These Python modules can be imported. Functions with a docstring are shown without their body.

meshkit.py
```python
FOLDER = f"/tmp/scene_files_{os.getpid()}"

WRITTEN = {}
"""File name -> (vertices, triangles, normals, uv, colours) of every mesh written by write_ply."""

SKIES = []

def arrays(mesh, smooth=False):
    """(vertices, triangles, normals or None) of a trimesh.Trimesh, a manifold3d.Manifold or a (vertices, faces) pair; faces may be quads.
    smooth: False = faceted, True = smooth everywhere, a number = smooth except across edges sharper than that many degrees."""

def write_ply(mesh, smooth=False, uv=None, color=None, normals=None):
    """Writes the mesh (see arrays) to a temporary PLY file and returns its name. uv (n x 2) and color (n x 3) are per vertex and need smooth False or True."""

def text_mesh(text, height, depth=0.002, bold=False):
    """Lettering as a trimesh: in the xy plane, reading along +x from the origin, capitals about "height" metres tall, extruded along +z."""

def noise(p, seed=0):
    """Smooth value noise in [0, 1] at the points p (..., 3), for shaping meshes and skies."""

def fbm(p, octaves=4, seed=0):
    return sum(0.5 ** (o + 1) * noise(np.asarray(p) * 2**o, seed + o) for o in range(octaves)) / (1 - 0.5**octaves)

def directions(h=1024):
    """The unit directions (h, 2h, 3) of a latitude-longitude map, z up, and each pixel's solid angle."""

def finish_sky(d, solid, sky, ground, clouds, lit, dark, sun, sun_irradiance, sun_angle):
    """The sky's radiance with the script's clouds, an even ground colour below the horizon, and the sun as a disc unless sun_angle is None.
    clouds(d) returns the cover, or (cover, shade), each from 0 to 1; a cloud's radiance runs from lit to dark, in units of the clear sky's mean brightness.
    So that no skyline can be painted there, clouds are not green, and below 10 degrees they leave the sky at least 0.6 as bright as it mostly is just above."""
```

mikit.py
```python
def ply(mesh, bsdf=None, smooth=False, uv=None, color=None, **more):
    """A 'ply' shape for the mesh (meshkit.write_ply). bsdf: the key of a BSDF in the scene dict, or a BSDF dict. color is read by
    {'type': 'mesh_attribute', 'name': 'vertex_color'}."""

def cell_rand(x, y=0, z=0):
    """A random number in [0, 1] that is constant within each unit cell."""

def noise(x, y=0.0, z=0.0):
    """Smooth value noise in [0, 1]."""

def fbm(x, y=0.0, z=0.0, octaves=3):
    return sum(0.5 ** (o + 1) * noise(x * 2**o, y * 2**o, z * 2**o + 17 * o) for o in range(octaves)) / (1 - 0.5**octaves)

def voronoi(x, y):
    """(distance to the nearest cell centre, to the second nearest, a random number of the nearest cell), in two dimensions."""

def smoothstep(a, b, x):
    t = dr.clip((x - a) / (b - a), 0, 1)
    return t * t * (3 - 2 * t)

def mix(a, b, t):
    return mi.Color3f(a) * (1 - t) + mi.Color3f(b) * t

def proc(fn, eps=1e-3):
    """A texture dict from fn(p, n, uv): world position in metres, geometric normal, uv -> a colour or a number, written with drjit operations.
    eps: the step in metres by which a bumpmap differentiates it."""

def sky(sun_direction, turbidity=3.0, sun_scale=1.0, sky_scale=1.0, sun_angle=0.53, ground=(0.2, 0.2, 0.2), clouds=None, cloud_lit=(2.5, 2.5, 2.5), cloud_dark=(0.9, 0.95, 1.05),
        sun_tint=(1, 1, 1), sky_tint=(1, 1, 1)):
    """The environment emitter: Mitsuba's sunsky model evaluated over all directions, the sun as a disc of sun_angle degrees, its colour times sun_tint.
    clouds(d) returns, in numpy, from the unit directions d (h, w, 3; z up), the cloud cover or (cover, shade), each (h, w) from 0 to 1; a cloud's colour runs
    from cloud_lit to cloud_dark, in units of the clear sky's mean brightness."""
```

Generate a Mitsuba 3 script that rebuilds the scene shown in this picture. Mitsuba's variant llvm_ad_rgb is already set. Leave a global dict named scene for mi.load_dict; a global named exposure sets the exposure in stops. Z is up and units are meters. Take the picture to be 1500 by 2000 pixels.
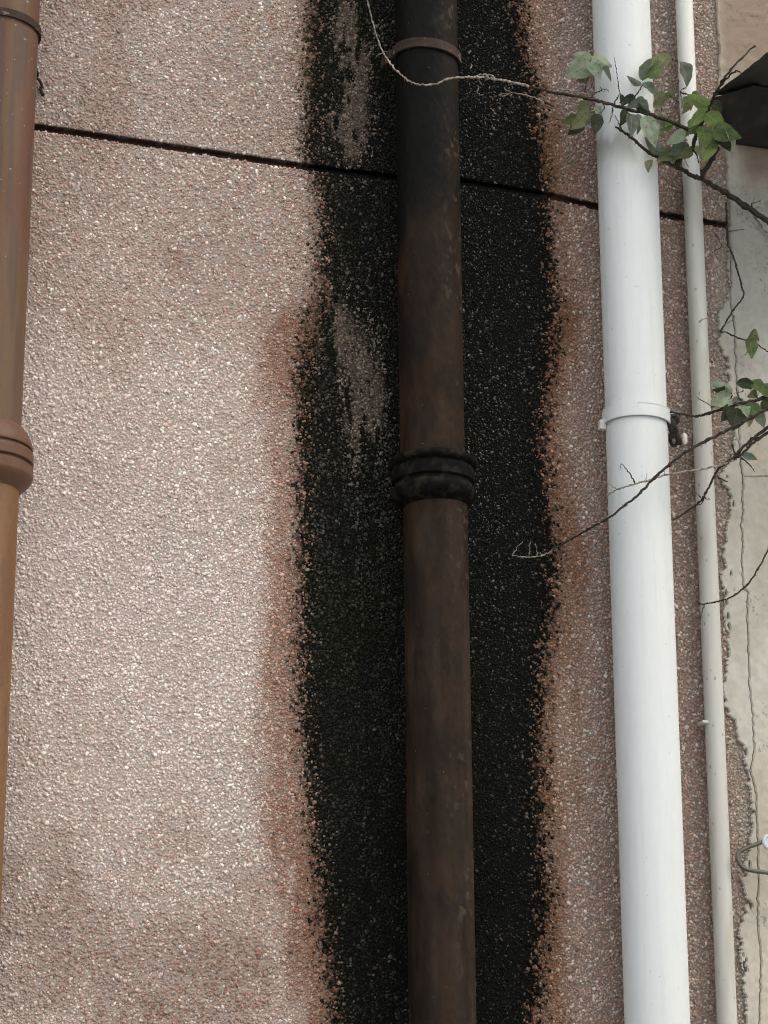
import math
import numpy as np, trimesh, shapely
import mitsuba as mi, drjit as dr
import mikit, meshkit
from shapely.geometry import Polygon, LineString, box as sbox
T = mi.ScalarTransform4f
RNG = np.random.default_rng(7)

# ------------------------------------------------------------------ camera, sky, exposure
ELEV, AZIM, ROLL, FOC = math.radians(18.0), math.radians(19.89), math.radians(-0.5186), 6254.5
DIST, ZC = FOC * 0.00088, 3.3            # the wall point in the middle of the picture is (0, 0, ZC)
_d = np.array([math.sin(AZIM) * math.cos(ELEV), math.cos(AZIM) * math.cos(ELEV), math.sin(ELEV)])
_r0 = np.array([math.cos(AZIM), -math.sin(AZIM), 0.0]); _u0 = np.cross(_r0, _d)
_r = _r0 * math.cos(ROLL) + _u0 * math.sin(ROLL)
_u = -_r0 * math.sin(ROLL) + _u0 * math.cos(ROLL)
EYE = np.array([0, 0, ZC]) - DIST * _d
scene, labels = {}, {}
scene['camera'] = {'type': 'perspective', 'fov': math.degrees(2 * math.atan(750 / FOC)), 'fov_axis': 'x', 'near_clip': 0.05, 'far_clip': 2000.0,
                   'to_world': T().look_at(origin=EYE.tolist(), target=(EYE + _d).tolist(), up=_u.tolist())}
scene['sky'] = mikit.sky([0.55, -0.62, 0.80], turbidity=4, sun_scale=0.16, sun_angle=28, clouds=lambda d: 1.0,
                         cloud_lit=(2.5, 2.52, 2.55), sky_scale=1.0)
exposure = 2.66


def P(px, py, off=0.0):
    """The point of the vertical plane y = -off that stands at this place of the photograph (1500 x 2000)."""
    w = _d * FOC + _r * (px - 750) - _u * (py - 1000)
    return EYE + w * ((-off - EYE[1]) / w[1])


# ------------------------------------------------------------------ helpers
def numbered(key):
    if key not in scene and not any(k.startswith(key + '__') for k in scene) and key not in labels:
        return key
    n = 1
    while f'{key}_{n:03d}' in scene or any(k.startswith(f'{key}_{n:03d}__') for k in scene) or f'{key}_{n:03d}' in labels:
        n += 1
    return f'{key}_{n:03d}'


def thing(name, label, category, group=None):
    key = numbered(name)
    labels[key] = {'label': label, 'category': category}
    if group:
        labels[key]['group'] = group
    return key


def part(parent, name, mesh, mat, smooth=35, uv=None, label=None, kind=None):
    key = numbered(f'{parent}__{name}' if parent else name)
    scene[key] = mikit.ply(mesh, mat, smooth=smooth, uv=uv)
    if label or kind:
        labels[key] = {k: v for k, v in (('label', label), ('kind', kind)) if v}
    return key


def merge(ms):
    return trimesh.util.concatenate(ms)


def lathe(profile, cx, cy, seg=64, wob=0.0, seed=0):
    """profile: (radius, z) from below upwards, open."""
    pr = np.array(profile, float); n = len(pr)
    t = np.linspace(0, 2 * np.pi, seg, endpoint=False)
    R = pr[:, 0][:, None] * np.ones(seg)[None]
    Z = pr[:, 1][:, None] * np.ones(seg)[None]
    X, Y = R * np.cos(t), R * np.sin(t)
    V = np.stack([X, Y, Z], -1)
    if wob:
        nn = meshkit.fbm(np.stack([X * 45, Y * 45, Z * 45], -1) + seed * 31.7, 3) - 0.5
        V[..., 0] += nn * wob * np.cos(t); V[..., 1] += nn * wob * np.sin(t); V[..., 2] += (meshkit.noise(V * 60 + 9) - .5) * wob * .6
    V[..., 0] += cx; V[..., 1] += cy
    f = []
    for i in range(n - 1):
        a = i * seg + np.arange(seg); b = i * seg + (np.arange(seg) + 1) % seg
        f.append(np.stack([a, b, b + seg, a + seg], -1))
    f = np.vstack(f)
    f = np.vstack([f[:, [0, 1, 2]], f[:, [0, 2, 3]]])
    return trimesh.Trimesh(V.reshape(-1, 3), f, process=False)


def catmull(pts, n=8):
    p = np.asarray(pts, float)
    p = np.vstack([2 * p[0] - p[1], p, 2 * p[-1] - p[-2]])
    out = []
    for i in range(1, len(p) - 2):
        t = np.linspace(0, 1, n, endpoint=False)[:, None]
        a, b, c, d = p[i - 1], p[i], p[i + 1], p[i + 2]
        out.append(0.5 * (2 * b + (c - a) * t + (2 * a - 5 * b + 4 * c - d) * t ** 2 + (3 * b - a - 3 * c + d) * t ** 3))
    out.append(p[-2][None])
    return np.vstack(out)


def tube(path, radii, seg=8, cap=True, knob=0.0, seed=0):
    path = np.asarray(path, float); n = len(path)
    radii = np.broadcast_to(np.asarray(radii, float), (n,)).copy()
    if knob:
        radii *= 1 + knob * (meshkit.fbm(path * 90 + seed, 2) - .45)
    tan = np.gradient(path, axis=0); tan /= np.linalg.norm(tan, axis=1, keepdims=True) + 1e-12
    ref = np.array([0.31, -0.9, 0.2]); V = []
    for i in range(n):
        a = np.cross(tan[i], ref); a /= np.linalg.norm(a) + 1e-12; b = np.cross(tan[i], a)
        t = np.linspace(0, 2 * np.pi, seg, endpoint=False)
        V.append(path[i] + radii[i] * (np.cos(t)[:, None] * a + np.sin(t)[:, None] * b))
    V = np.vstack(V); f = []
    for i in range(n - 1):
        for k in range(seg):
            a, b = i * seg + k, i * seg + (k + 1) % seg
            f += [[a, b, b + seg], [a, b + seg, a + seg]]
    if cap:
        V = np.vstack([V, path[0], path[-1]]); c0, c1 = len(V) - 2, len(V) - 1
        for k in range(seg):
            f += [[c0, (k + 1) % seg, k], [c1, (n - 1) * seg + k, (n - 1) * seg + (k + 1) % seg]]
    m = trimesh.Trimesh(V, np.array(f), process=False)
    m.fix_normals()
    return m


def rbox(sx, sy, sz, b=0.003):
    import manifold3d as m3
    pts = []
    for x in (-1, 1):
        for y in (-1, 1):
            for z in (-1, 1):
                for k in range(3):
                    q = np.array([x * sx / 2, y * sy / 2, z * sz / 2])
                    for j in range(3):
                        if j != k:
                            q[j] -= (x, y, z)[j] * b
                    pts.append(q)
    m = m3.Manifold.hull_points(np.array(pts)).to_mesh()
    return trimesh.Trimesh(m.vert_properties[:, :3], m.tri_verts, process=False)


def relu_line(pts, base=None):
    """A drjit/numpy piecewise linear x(z) through points (z, x)."""
    pts = sorted((float(z), float(x)) for z, x in pts)
    zs, xs = [p[0] for p in pts], [p[1] for p in pts]
    sl = [(xs[i + 1] - xs[i]) / (zs[i + 1] - zs[i]) for i in range(len(xs) - 1)]

    def fn(z):
        z = dr.clip(z, zs[0], zs[-1])
        v = xs[0] + sl[0] * (z - zs[0])
        for i in range(1, len(sl)):
            v = v + (sl[i] - sl[i - 1]) * dr.maximum(z - zs[i], 0)
        return v
    return fn


def wall_pts(px_list):
    return [P(a, b) for a, b in px_list]


# ------------------------------------------------------------------ where things run on the wall (from the photograph)
JOINT_PX = [(-250, 200), (65, 247), (330, 286), (600, 326), (770, 346), (900, 354), (1075, 382), (1165, 402), (1290, 418), (1420, 440), (1700, 482)]
JOINT = np.array([[p[0], p[2]] for p in wall_pts(JOINT_PX)])
STAIN_L = wall_pts([(622, -120), (625, 0), (620, 150), (612, 300), (628, 335), (640, 450), (638, 540), (626, 610), (608, 680), (598, 750), (602, 850), (600, 1000), (603, 1100), (605, 1250), (605, 1400), (618, 1500), (630, 1650), (640, 1750), (652, 1850), (668, 2000), (672, 2200)])
STAIN_R = wall_pts([(985, -120), (1000, 0), (1010, 100), (1035, 200), (1050, 330), (1060, 420), (1070, 560), (1075, 620), (1065, 700), (1050, 800), (1048, 900), (1055, 1000), (1068, 1060), (1060, 1200), (1045, 1300), (1045, 1400), (1040, 1500), (1050, 1650), (1060, 1750), (1045, 1850), (1030, 2000), (1028, 2200)])
XL = relu_line([(p[2], p[0]) for p in STAIN_L])
XR = relu_line([(p[2], p[0]) for p in STAIN_R])
CRACK_PX = [(1388, -200), (1395, 0), (1398, 60), (1402, 100), (1400, 200), (1412, 290), (1419, 327), (1418, 360), (1421, 390), (1424, 435), (1421, 457), (1424, 495), (1424, 525), (1424, 595), (1430, 632), (1433, 670), (1432, 692), (1436, 707), (1433, 722), (1436, 737), (1438, 830), (1444, 912), (1448, 948), (1446, 976), (1449, 1000), (1444, 1030), (1448, 1070), (1446, 1100), (1448, 1144), (1458, 1160), (1456, 1210), (1458, 1260), (1460, 1340), (1467, 1397), (1469, 1474), (1462, 1504), (1472, 1544), (1475, 1615), (1478, 1700), (1476, 1780), (1482, 1880), (1480, 2000), (1486, 2250)]
RAG_PX = [(1422, 455), (1420, 520), (1419, 585), (1404, 616), (1401, 646), (1403, 664), (1409, 685), (1418, 715), (1417, 739), (1425, 790), (1432, 850), (1430, 890), (1408, 920), (1401, 934), (1414, 948), (1424, 972), (1426, 988), (1420, 1020), (1412, 1060), (1410, 1090), (1418, 1102), (1406, 1118), (1412, 1140), (1410, 1180), (1414, 1220), (1420, 1245), (1418, 1300), (1412, 1345), (1410, 1380), (1429, 1407), (1449, 1464), (1456, 1510), (1465, 1558), (1468, 1598), (1462, 1640), (1455, 1680), (1449, 1722), (1459, 1759), (1446, 1800), (1442, 1852), (1449, 1900), (1455, 1997), (1458, 2250)]

LEFT_PIPE_C = (P(-37, 1000, 0.075)[0], -0.075)
MID_PIPE_C = (P(846, 1000, 0.085)[0], -0.085)
WHITE_PIPE_C = (P(1249, 1000, 0.068)[0], -0.068)
THIN_PIPE_C = (P(1378.5, 1000, 0.027)[0], -0.027)


def zat(py, pipe, px=846):
    """Height on the front of a pipe standing at pixel row py."""
    return P(px, py, -pipe[1])[2]


# ------------------------------------------------------------------ materials
def C3(a):
    return mi.Color3f(*a)


def smooth(a, b, x):
    return mikit.smoothstep(a, b, x)


def blob(p, px, py, sx, sz):
    c = P(px, py)
    return dr.exp(-(dr.square((p.x - float(c[0])) / sx) + dr.square((p.z - float(c[2])) / sz)))


def stain(p):
    """(cover of the black growth, distance inside its edge, rust fringe)"""
    n1 = mikit.fbm(p.x * 20, p.z * 6, 3.0) - 0.5
    n2 = mikit.fbm(p.x * 170, p.z * 120, 8.0, 2) - 0.5
    dl, drr = p.x - XL(p.z), XR(p.z) - p.x
    d = dr.minimum(dl, drr) + n1 * 0.014
    cov = smooth(-0.050, 0.036, d + n2 * 0.034)
    cov = dr.minimum(cov, 0.982 + 0.015 * smooth(X_MID + .02, X_MID + .06, p.x) * smooth(Z_BOT - .25, Z_BOT - .1, p.z))
    st = mikit.fbm(p.x * 40, p.z * 8, 5.0)       # patches the growth has not closed over, drawn out downwards
    bare = 0.74 * blob(p, 680, 130, .038, .14) + 0.72 * blob(p, 682, 245, .040, .09) + 0.62 * blob(p, 705, 60, .042, .08) \
        + 0.50 * blob(p, 695, 690, .066, .10) + 0.34 * blob(p, 640, 640, .05, .07) + 0.46 * blob(p, 725, 790, .045, .08) + 0.42 * blob(p, 690, 860, .055, .07) \
        + 0.22 * blob(p, 690, 1020, .05, .08) + 0.30 * blob(p, 650, 600, .025, .06) + 0.16 * blob(p, 730, 480, .04, .09) \
        + 0.20 * blob(p, 970, 210, .03, .05) + 0.12 * blob(p, 700, 1920, .07, .06) + 0.12 * blob(p, 1000, 1930, .03, .06)
    cov = cov * (1 - dr.clip(bare * smooth(0.30, 0.66, st + 0.35 * (mikit.fbm(p.x * 120, p.z * 60, 2.0, 2) - .5)) * 1.30, 0, 0.9))
    top = float(P(700, 665)[2])
    low = 1 - 0.88 * smooth(top, top + 0.09, p.z + 0.05 * n1)
    fr_l = 1.45 * smooth(-0.122, -0.022, dl + n1 * 0.06 + n2 * 0.035) * low + 0.5 * smooth(-0.04, -0.012, dl + n1 * 0.02)
    fr_r = smooth(-0.115, -0.015, drr + n1 * 0.11 + n2 * 0.035) * 0.95
    fringe = dr.clip(dr.select(dl < drr, fr_l, fr_r), 0, 1) * (0.30 + 1.35 * mikit.fbm(p.x * 34, p.z * 7, 1.0))
    return cov, d, dr.clip(fringe, 0, 1)


Z_PALE0, Z_PALE1 = float(P(350, 560)[2]), float(P(350, 800)[2])
Z_J = float(P(350, 289)[2])
Z_BOT = float(P(300, 1600)[2])
X_RIGHT = float(P(1150, 1000)[0])
X_MID = float(P(800, 1000)[0])


def wash(p):
    """How washed out / pale the stones are, and how pink-brown, as soft patches over the wall."""
    a = mikit.fbm(p.x * 4.5, p.z * 3.2, 2.0)
    b = mikit.fbm(p.x * 11, p.z * 6, 6.0)
    low = smooth(Z_PALE0 + 0.02, Z_PALE1, p.z + 0.10 * (a - .5)) * (1 - 0.5 * smooth(Z_BOT + .05, Z_BOT - .25, p.z + .12 * (b - .5)))
    grime = smooth(Z_BOT + .10, Z_BOT - .12, p.z) * 0.85 * smooth(0.36, 0.70, mikit.fbm(p.x * 11, p.z * 8, 14.0, 4))
    pale = dr.clip(0.16 + 0.70 * low + 1.1 * (a - 0.5) + 0.4 * (b - .5) - 0.45 * grime, 0, 1)
    above = smooth(Z_J - .012, Z_J + .012, p.z - 0.0)
    pink = dr.clip(0.55 + 1.6 * (b - 0.45) + 0.25 * (1 - low) - 0.35 * above, 0, 1)
    right = smooth(X_MID, X_RIGHT - .02, p.x)
    return pale * (1 - right), pink, right, above, low * (1 - right), grime * (1 - right)


X_PL = relu_line([(P(a, b)[2], P(a, b)[0]) for a, b in [(1400, -200), (1402, 200), (1420, 450), (1405, 640), (1425, 850), (1415, 1000), (1412, 1200), (1415, 1350), (1460, 1560), (1455, 1700), (1450, 1900), (1455, 2200)]])


def stone_color(p, n, uv):
    r1, r2 = uv.x, uv.y
    cov, d, fringe = stain(p)
    pale, pink, right, above, low, grime = wash(p)
    r3 = dr.abs(r1 * 7.31 - dr.floor(r1 * 7.31)); r4 = dr.abs(r2 * 5.77 - dr.floor(r2 * 5.77))
    # kinds of stone: white quartz, buff, pink, grey-brown
    col = mikit.mix((0.47, 0.335, 0.285), (0.475, 0.395, 0.345), smooth(0.25, 0.45, r3 + 0.35 * (0.5 - pink)))
    col = mikit.mix(col, (0.44, 0.405, 0.400), smooth(0.55, 0.66, r3 - 0.18 * (pink - .5) + .06 * above))
    col = mikit.mix(col, (0.74, 0.69, 0.64), smooth(0.80, 0.88, r3 + 0.17 * pale - 0.02 * right))
    dark = smooth(0.90, 0.95, r4) * smooth(0.34, 0.2, r3)
    col = mikit.mix(col, (0.13, 0.115, 0.105), 0.8 * dark)
    col = mikit.mix(col, (0.86, 0.83, 0.79), smooth(0.94, 0.965, r3) * 0.8)
    col = col * (0.74 + 0.46 * r4)
    col = mikit.mix(col, (0.73, 0.665, 0.645), 0.42 * pale)
    col = col * mikit.mix((1, 1, 1), (0.95, 0.96, 0.97), above)
    col = col * mikit.mix((0.87, 0.825, 0.81), (1.03, 1.02, 1.02), dr.maximum(low, right)) * mikit.mix((1, 1, 1), (0.74, 0.67, 0.64), grime)                       # bleached film
    col = mikit.mix(col, col * mi.Color3f(0.80, 0.755, 0.725), right)
    col = mikit.mix(col, (0.60, 0.55, 0.49), right * smooth(0.88, 0.93, r3))            # the strip to the right is dirtier
    blot = smooth(0.52, 0.70, mikit.fbm(p.x * 8, p.z * 7, 44.0)) * (1 - pale)
    col = mikit.mix(col, col * mi.Color3f(0.80, 0.70, 0.655), blot * (1 - right))
    cem = smooth(0.035, 0.0, X_PL(p.z) - p.x + 0.012 * (r4 - .5)) * smooth(0.35, 0.7, mikit.fbm(p.x * 25, p.z * 9, 12.0) + .12)
    col = mikit.mix(col, (0.30, 0.29, 0.25), 0.75 * cem)
    col = mikit.mix(col, col * mikit.mix((0.53, 0.36, 0.285), (0.58, 0.41, 0.295), right) + mi.Color3f(0.006, 0.001, 0), dr.clip(fringe * (0.50 + 0.80 * r4), 0, 1))
    # the black growth: stone by stone
    grey = smooth(-0.30, 0.16, cov - r2) * smooth(0.0, 0.10, cov)
    brown = smooth(-0.060, 0.012, d + 0.03 * (r4 - .5)) * smooth(0.93, 0.80, r2)
    col = mikit.mix(col, col * mi.Color3f(0.44, 0.335, 0.255), brown * 0.85)
    green = smooth(0.5, 0.75, mikit.fbm(p.x * 14, p.z * 10, 30.0))
    film = 0.75 * blob(p, 690, 840, .07, .13) + 0.65 * blob(p, 690, 1030, .055, .10) + 0.4 * blob(p, 650, 480, .03, .12) + 0.35 * blob(p, 960, 250, .05, .1)
    film = dr.clip(film * 1.3 + 0.22, 0, 1) * (1 - 0.85 * smooth(X_MID, X_MID + .05, p.x)) * smooth(0.34, 0.62, mikit.fbm(p.x * 45, p.z * 16, 51.0)) * smooth(0.25, 0.9, r4)
    black = mikit.mix(mikit.mix((0.0105, 0.0108, 0.0090), (0.0120, 0.0138, 0.0070), green), (0.0042, 0.0052, 0.0052), smooth(X_MID, X_MID + .05, p.x)) * (1 - 0.45 * smooth(Z_BOT + .15, Z_BOT - .1, p.z))
    half = mikit.mix(col * mi.Color3f(0.88, 0.80, 0.66), (0.09, 0.072, 0.050), 0.30 + 0.5 * cov) * (0.25 + 0.95 * r4 * r4 + 0.25 * r3)
    col = mikit.mix(col, half, dr.clip(cov * 1.3, 0, 1) * 0.75)
    black = mikit.mix(black, (0.080, 0.080, 0.064), film * 0.9)
    inside = smooth(-0.005, 0.03, d)
    col = mikit.mix(col, mikit.mix((0.075, 0.065, 0.052), (0.25, 0.225, 0.19), r4 * r4), 0.72 * inside)
    return mikit.mix(col, black * (0.6 + 0.9 * r3), grey)


JZ = relu_line([(a, b) for a, b in JOINT])


def mortar_color(p, n, uv):
    cov, d, fringe = stain(p)
    pale, pink, right, above, low, grime = wash(p)
    k = mikit.fbm(p.x * 160, p.z * 160, 4.0, 2)
    col = mikit.mix((0.24, 0.195, 0.17), (0.32, 0.28, 0.25), k)
    col = mikit.mix(col, (0.50, 0.45, 0.435), 0.45 * pale)
    col = mikit.mix(col, col * mi.Color3f(0.72, 0.67, 0.635), right)
    col = mikit.mix(col, col * mi.Color3f(0.50, 0.37, 0.29), fringe * 0.85)
    col = mikit.mix(col, (0.045, 0.039, 0.032), 0.85 * smooth(-0.01, 0.03, d))
    lip = smooth(0.0085, 0.0055, dr.abs(p.z - JZ(p.x)))
    col = mikit.mix(col, (0.050, 0.033, 0.027), lip)
    blk = smooth(0.02, 0.55, cov + 0.10 * (k - .5))
    return mikit.mix(col, (0.004, 0.0043, 0.0038), blk)


def wetness(p, n, uv):
    """Stones that a film of water makes glossy: some of them, in the seeping half of the stain."""
    drr = XR(p.z) - p.x
    patch = mikit.fbm(p.x * 12, p.z * 6, 21.0)
    r = dr.abs(uv.x * 13.7 - dr.floor(uv.x * 13.7))
    w = smooth(X_MID + .02, X_MID + .05, p.x) * smooth(0.008, 0.035, drr) * (0.30 + 0.70 * smooth(Z_BOT - .1, Z_PALE1, p.z))
    return w * (0.10 + 0.90 * smooth(0.70, 0.85, r + 0.5 * (patch - .5)))


for nm, fn, dry in (('stone', stone_color, 0.10), ('mortar', mortar_color, 0.06)):
    scene['mat_' + nm] = {'type': 'principled', 'base_color': mikit.proc(fn), 'roughness': 0.9, 'specular': dry}
scene['mat_stone'] = {'type': 'blendbsdf', 'weight': mikit.proc(wetness), 'dry': scene['mat_stone'],
                      'wet': {'type': 'principled', 'base_color': mikit.proc(stone_color), 'roughness': 0.17, 'specular': 0.5}}


def far_wall_color(p, n, uv):
    f1, f2, w = mikit.voronoi(p.x / 0.006, p.z / 0.006)
    pale, pink, right, above, low, grime = wash(p)
    col = mikit.mix((0.30, 0.22, 0.185), (0.52, 0.47, 0.43), w)
    col = mikit.mix(col, (0.17, 0.14, 0.12), smooth(0.35, 0.7, f1))
    col = mikit.mix(col, (0.5, 0.46, 0.43), 0.4 * pale)
    cov, d, fringe = stain(p)
    col = mikit.mix(col, col * mi.Color3f(0.55, 0.39, 0.30), fringe * 0.8)
    return mikit.mix(col, (0.0065, 0.0068, 0.006), smooth(0.3, 0.7, cov - 0.25 * (w - .5)))


scene['mat_far_wall'] = {'type': 'principled', 'base_color': mikit.proc(far_wall_color), 'roughness': 0.9, 'specular': 0.3}


def groove_color(p, n, uv):
    cov, d, fringe = stain(p)
    k = mikit.fbm(p.x * 40, p.z * 90, 4.0, 2)
    col = mikit.mix((0.032, 0.020, 0.0165), (0.055, 0.035, 0.028), k)
    return mikit.mix(col, (0.008, 0.008, 0.007), smooth(0.1, 0.6, cov))


scene['mat_groove'] = {'type': 'principled', 'base_color': mikit.proc(groove_color), 'roughness': 0.9, 'specular': 0.2}

ZA, ZB, ZT = float(P(1460, 430)[2]), float(P(1460, 640)[2]), float(P(1450, 190)[2])
XCR = relu_line([(P(a, b)[2], P(a, b)[0]) for a, b in CRACK_PX[::3]])


def plaster_color(p, n, uv):
    a = mikit.fbm(p.x * 9, p.z * 4, 2.0)
    s = mikit.fbm(p.x * 55, p.z * 5, 7.0)
    g = mikit.fbm(p.x * 120, p.z * 120, 3.0, 2)
    col = mikit.mix((0.365, 0.35, 0.305), (0.44, 0.43, 0.39), smooth(0.3, 0.7, a))
    col = mikit.mix(col, (0.43, 0.36, 0.275), 0.45 * smooth(0.50, 0.72, mikit.fbm(p.x * 14, p.z * 3.0, 11.0)))
    grime = smooth(ZB - .10, ZB + .05, p.z + .08 * (a - .5)) * (1 - smooth(ZA + 0.03, ZA + .10, p.z))
    col = mikit.mix(col, (0.285, 0.285, 0.255), 0.85 * grime)
    mid = smooth(ZA - .02, ZA + .06, p.z + 0.05 * (s - .5))
    col = mikit.mix(col, (0.17, 0.125, 0.09), 0.80 * smooth(-0.02, .02, p.x - float(P(1448, 330)[0])) * smooth(float(P(1470, 410)[2]), float(P(1470, 330)[2]), p.z + 0.05 * (s - .5)) * (1 - smooth(ZT - .01, ZT + .02, p.z)))  # brown rust stain below the awning, with its shadow put into the tone
    col = mikit.mix(col, (0.25, 0.20, 0.155), 0.62 * mid * smooth(0.25, 0.7, s + .25 * smooth(ZA, ZT, p.z)))
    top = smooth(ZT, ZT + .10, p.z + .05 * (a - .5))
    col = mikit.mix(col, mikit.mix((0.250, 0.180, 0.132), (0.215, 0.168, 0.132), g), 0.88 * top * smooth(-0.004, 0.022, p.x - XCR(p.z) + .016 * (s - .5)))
    col = mikit.mix(col, (0.24, 0.225, 0.195), 0.55 * smooth(0.55, 0.75, s) * smooth(Z_BOT - .02, Z_BOT - .2, p.z))
    spots = smooth(0.66, 0.80, mikit.fbm(p.x * 260, p.z * 210, 9.0, 2)) * smooth(0.5, 0.75, mikit.fbm(p.x * 20, p.z * 16, 40.0))
    col = mikit.mix(col, (0.10, 0.095, 0.08), 0.55 * spots)
    return col * (0.88 + 0.24 * g)


def plaster_bump(p, n, uv):
    return mikit.fbm(p.x * 60, p.z * 60, 3.0, 4) + 0.5 * mikit.fbm(p.x * 14, p.z * 9, 1.0, 2)


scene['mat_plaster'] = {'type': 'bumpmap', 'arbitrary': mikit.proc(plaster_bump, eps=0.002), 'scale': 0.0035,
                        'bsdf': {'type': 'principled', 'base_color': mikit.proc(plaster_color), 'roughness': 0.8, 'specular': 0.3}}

Z_MS = zat(985, MID_PIPE_C)
Z_M0, Z_M1 = zat(360, MID_PIPE_C), zat(560, MID_PIPE_C)


def mid_pipe_color(p, n, uv):
    a = mikit.fbm(p.x * 22, p.y * 22, p.z * 5)
    s = mikit.fbm(p.x * 70, p.y * 70, p.z * 9)
    f = mikit.fbm(p.x * 130, p.y * 130, p.z * 70, 2)
    sp = mikit.noise(p.x * 240, p.y * 240, p.z * 130)
    rust = mikit.mix((0.0155, 0.0088, 0.0054), (0.031, 0.0180, 0.0102), s)
    rust = mikit.mix(rust, (0.0095, 0.0065, 0.0052), 0.65 * smooth(0.45, 0.62, mikit.fbm(p.x * 38, p.y * 38, p.z * 14 + 5, 4)))
    rust = mikit.mix(rust, rust * 1.15 + mi.Color3f(0.006, 0.0058, 0.005), smooth(Z_MS, Z_MS - .06, p.z) * smooth(0.3, 0.7, mikit.fbm(p.x * 60, p.y * 60, p.z * 4 + 2)))
    right = smooth(-0.02, 0.045, p.x - float(MID_PIPE_C[0]) + 0.03 * (a - .5))
    black = dr.clip(smooth(Z_M1, Z_M0, p.z + 0.12 * (a - .5)) * (1 - 0.55 * right) + 0.5 * (1 - right) * smooth(0.45, .6, a), 0, 1)
    col = mikit.mix(rust, (0.0030, 0.0035, 0.0031), black)
    film = smooth(0.56, 0.70, f) * smooth(0.46, 0.62, mikit.fbm(p.x * 25, p.y * 25, p.z * 10 + 9)) * right
    col = mikit.mix(col, (0.055, 0.041, 0.028), 0.75 * film)
    return mikit.mix(col, (0.16, 0.13, 0.10), smooth(0.95, 0.98, sp) * 0.5)


def rough_mid(p, n, uv):
    return 0.42 + 0.35 * mikit.fbm(p.x * 30, p.y * 30, p.z * 12)


def pipe_bump(p, n, uv):
    return mikit.fbm(p.x * 130, p.y * 130, p.z * 80, 3)


scene['mat_mid_pipe'] = {'type': 'bumpmap', 'arbitrary': mikit.proc(pipe_bump, eps=0.002), 'scale': 0.0016,
                         'bsdf': {'type': 'principled', 'base_color': mikit.proc(mid_pipe_color), 'roughness': mikit.proc(rough_mid), 'specular': 0.09}}


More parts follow.
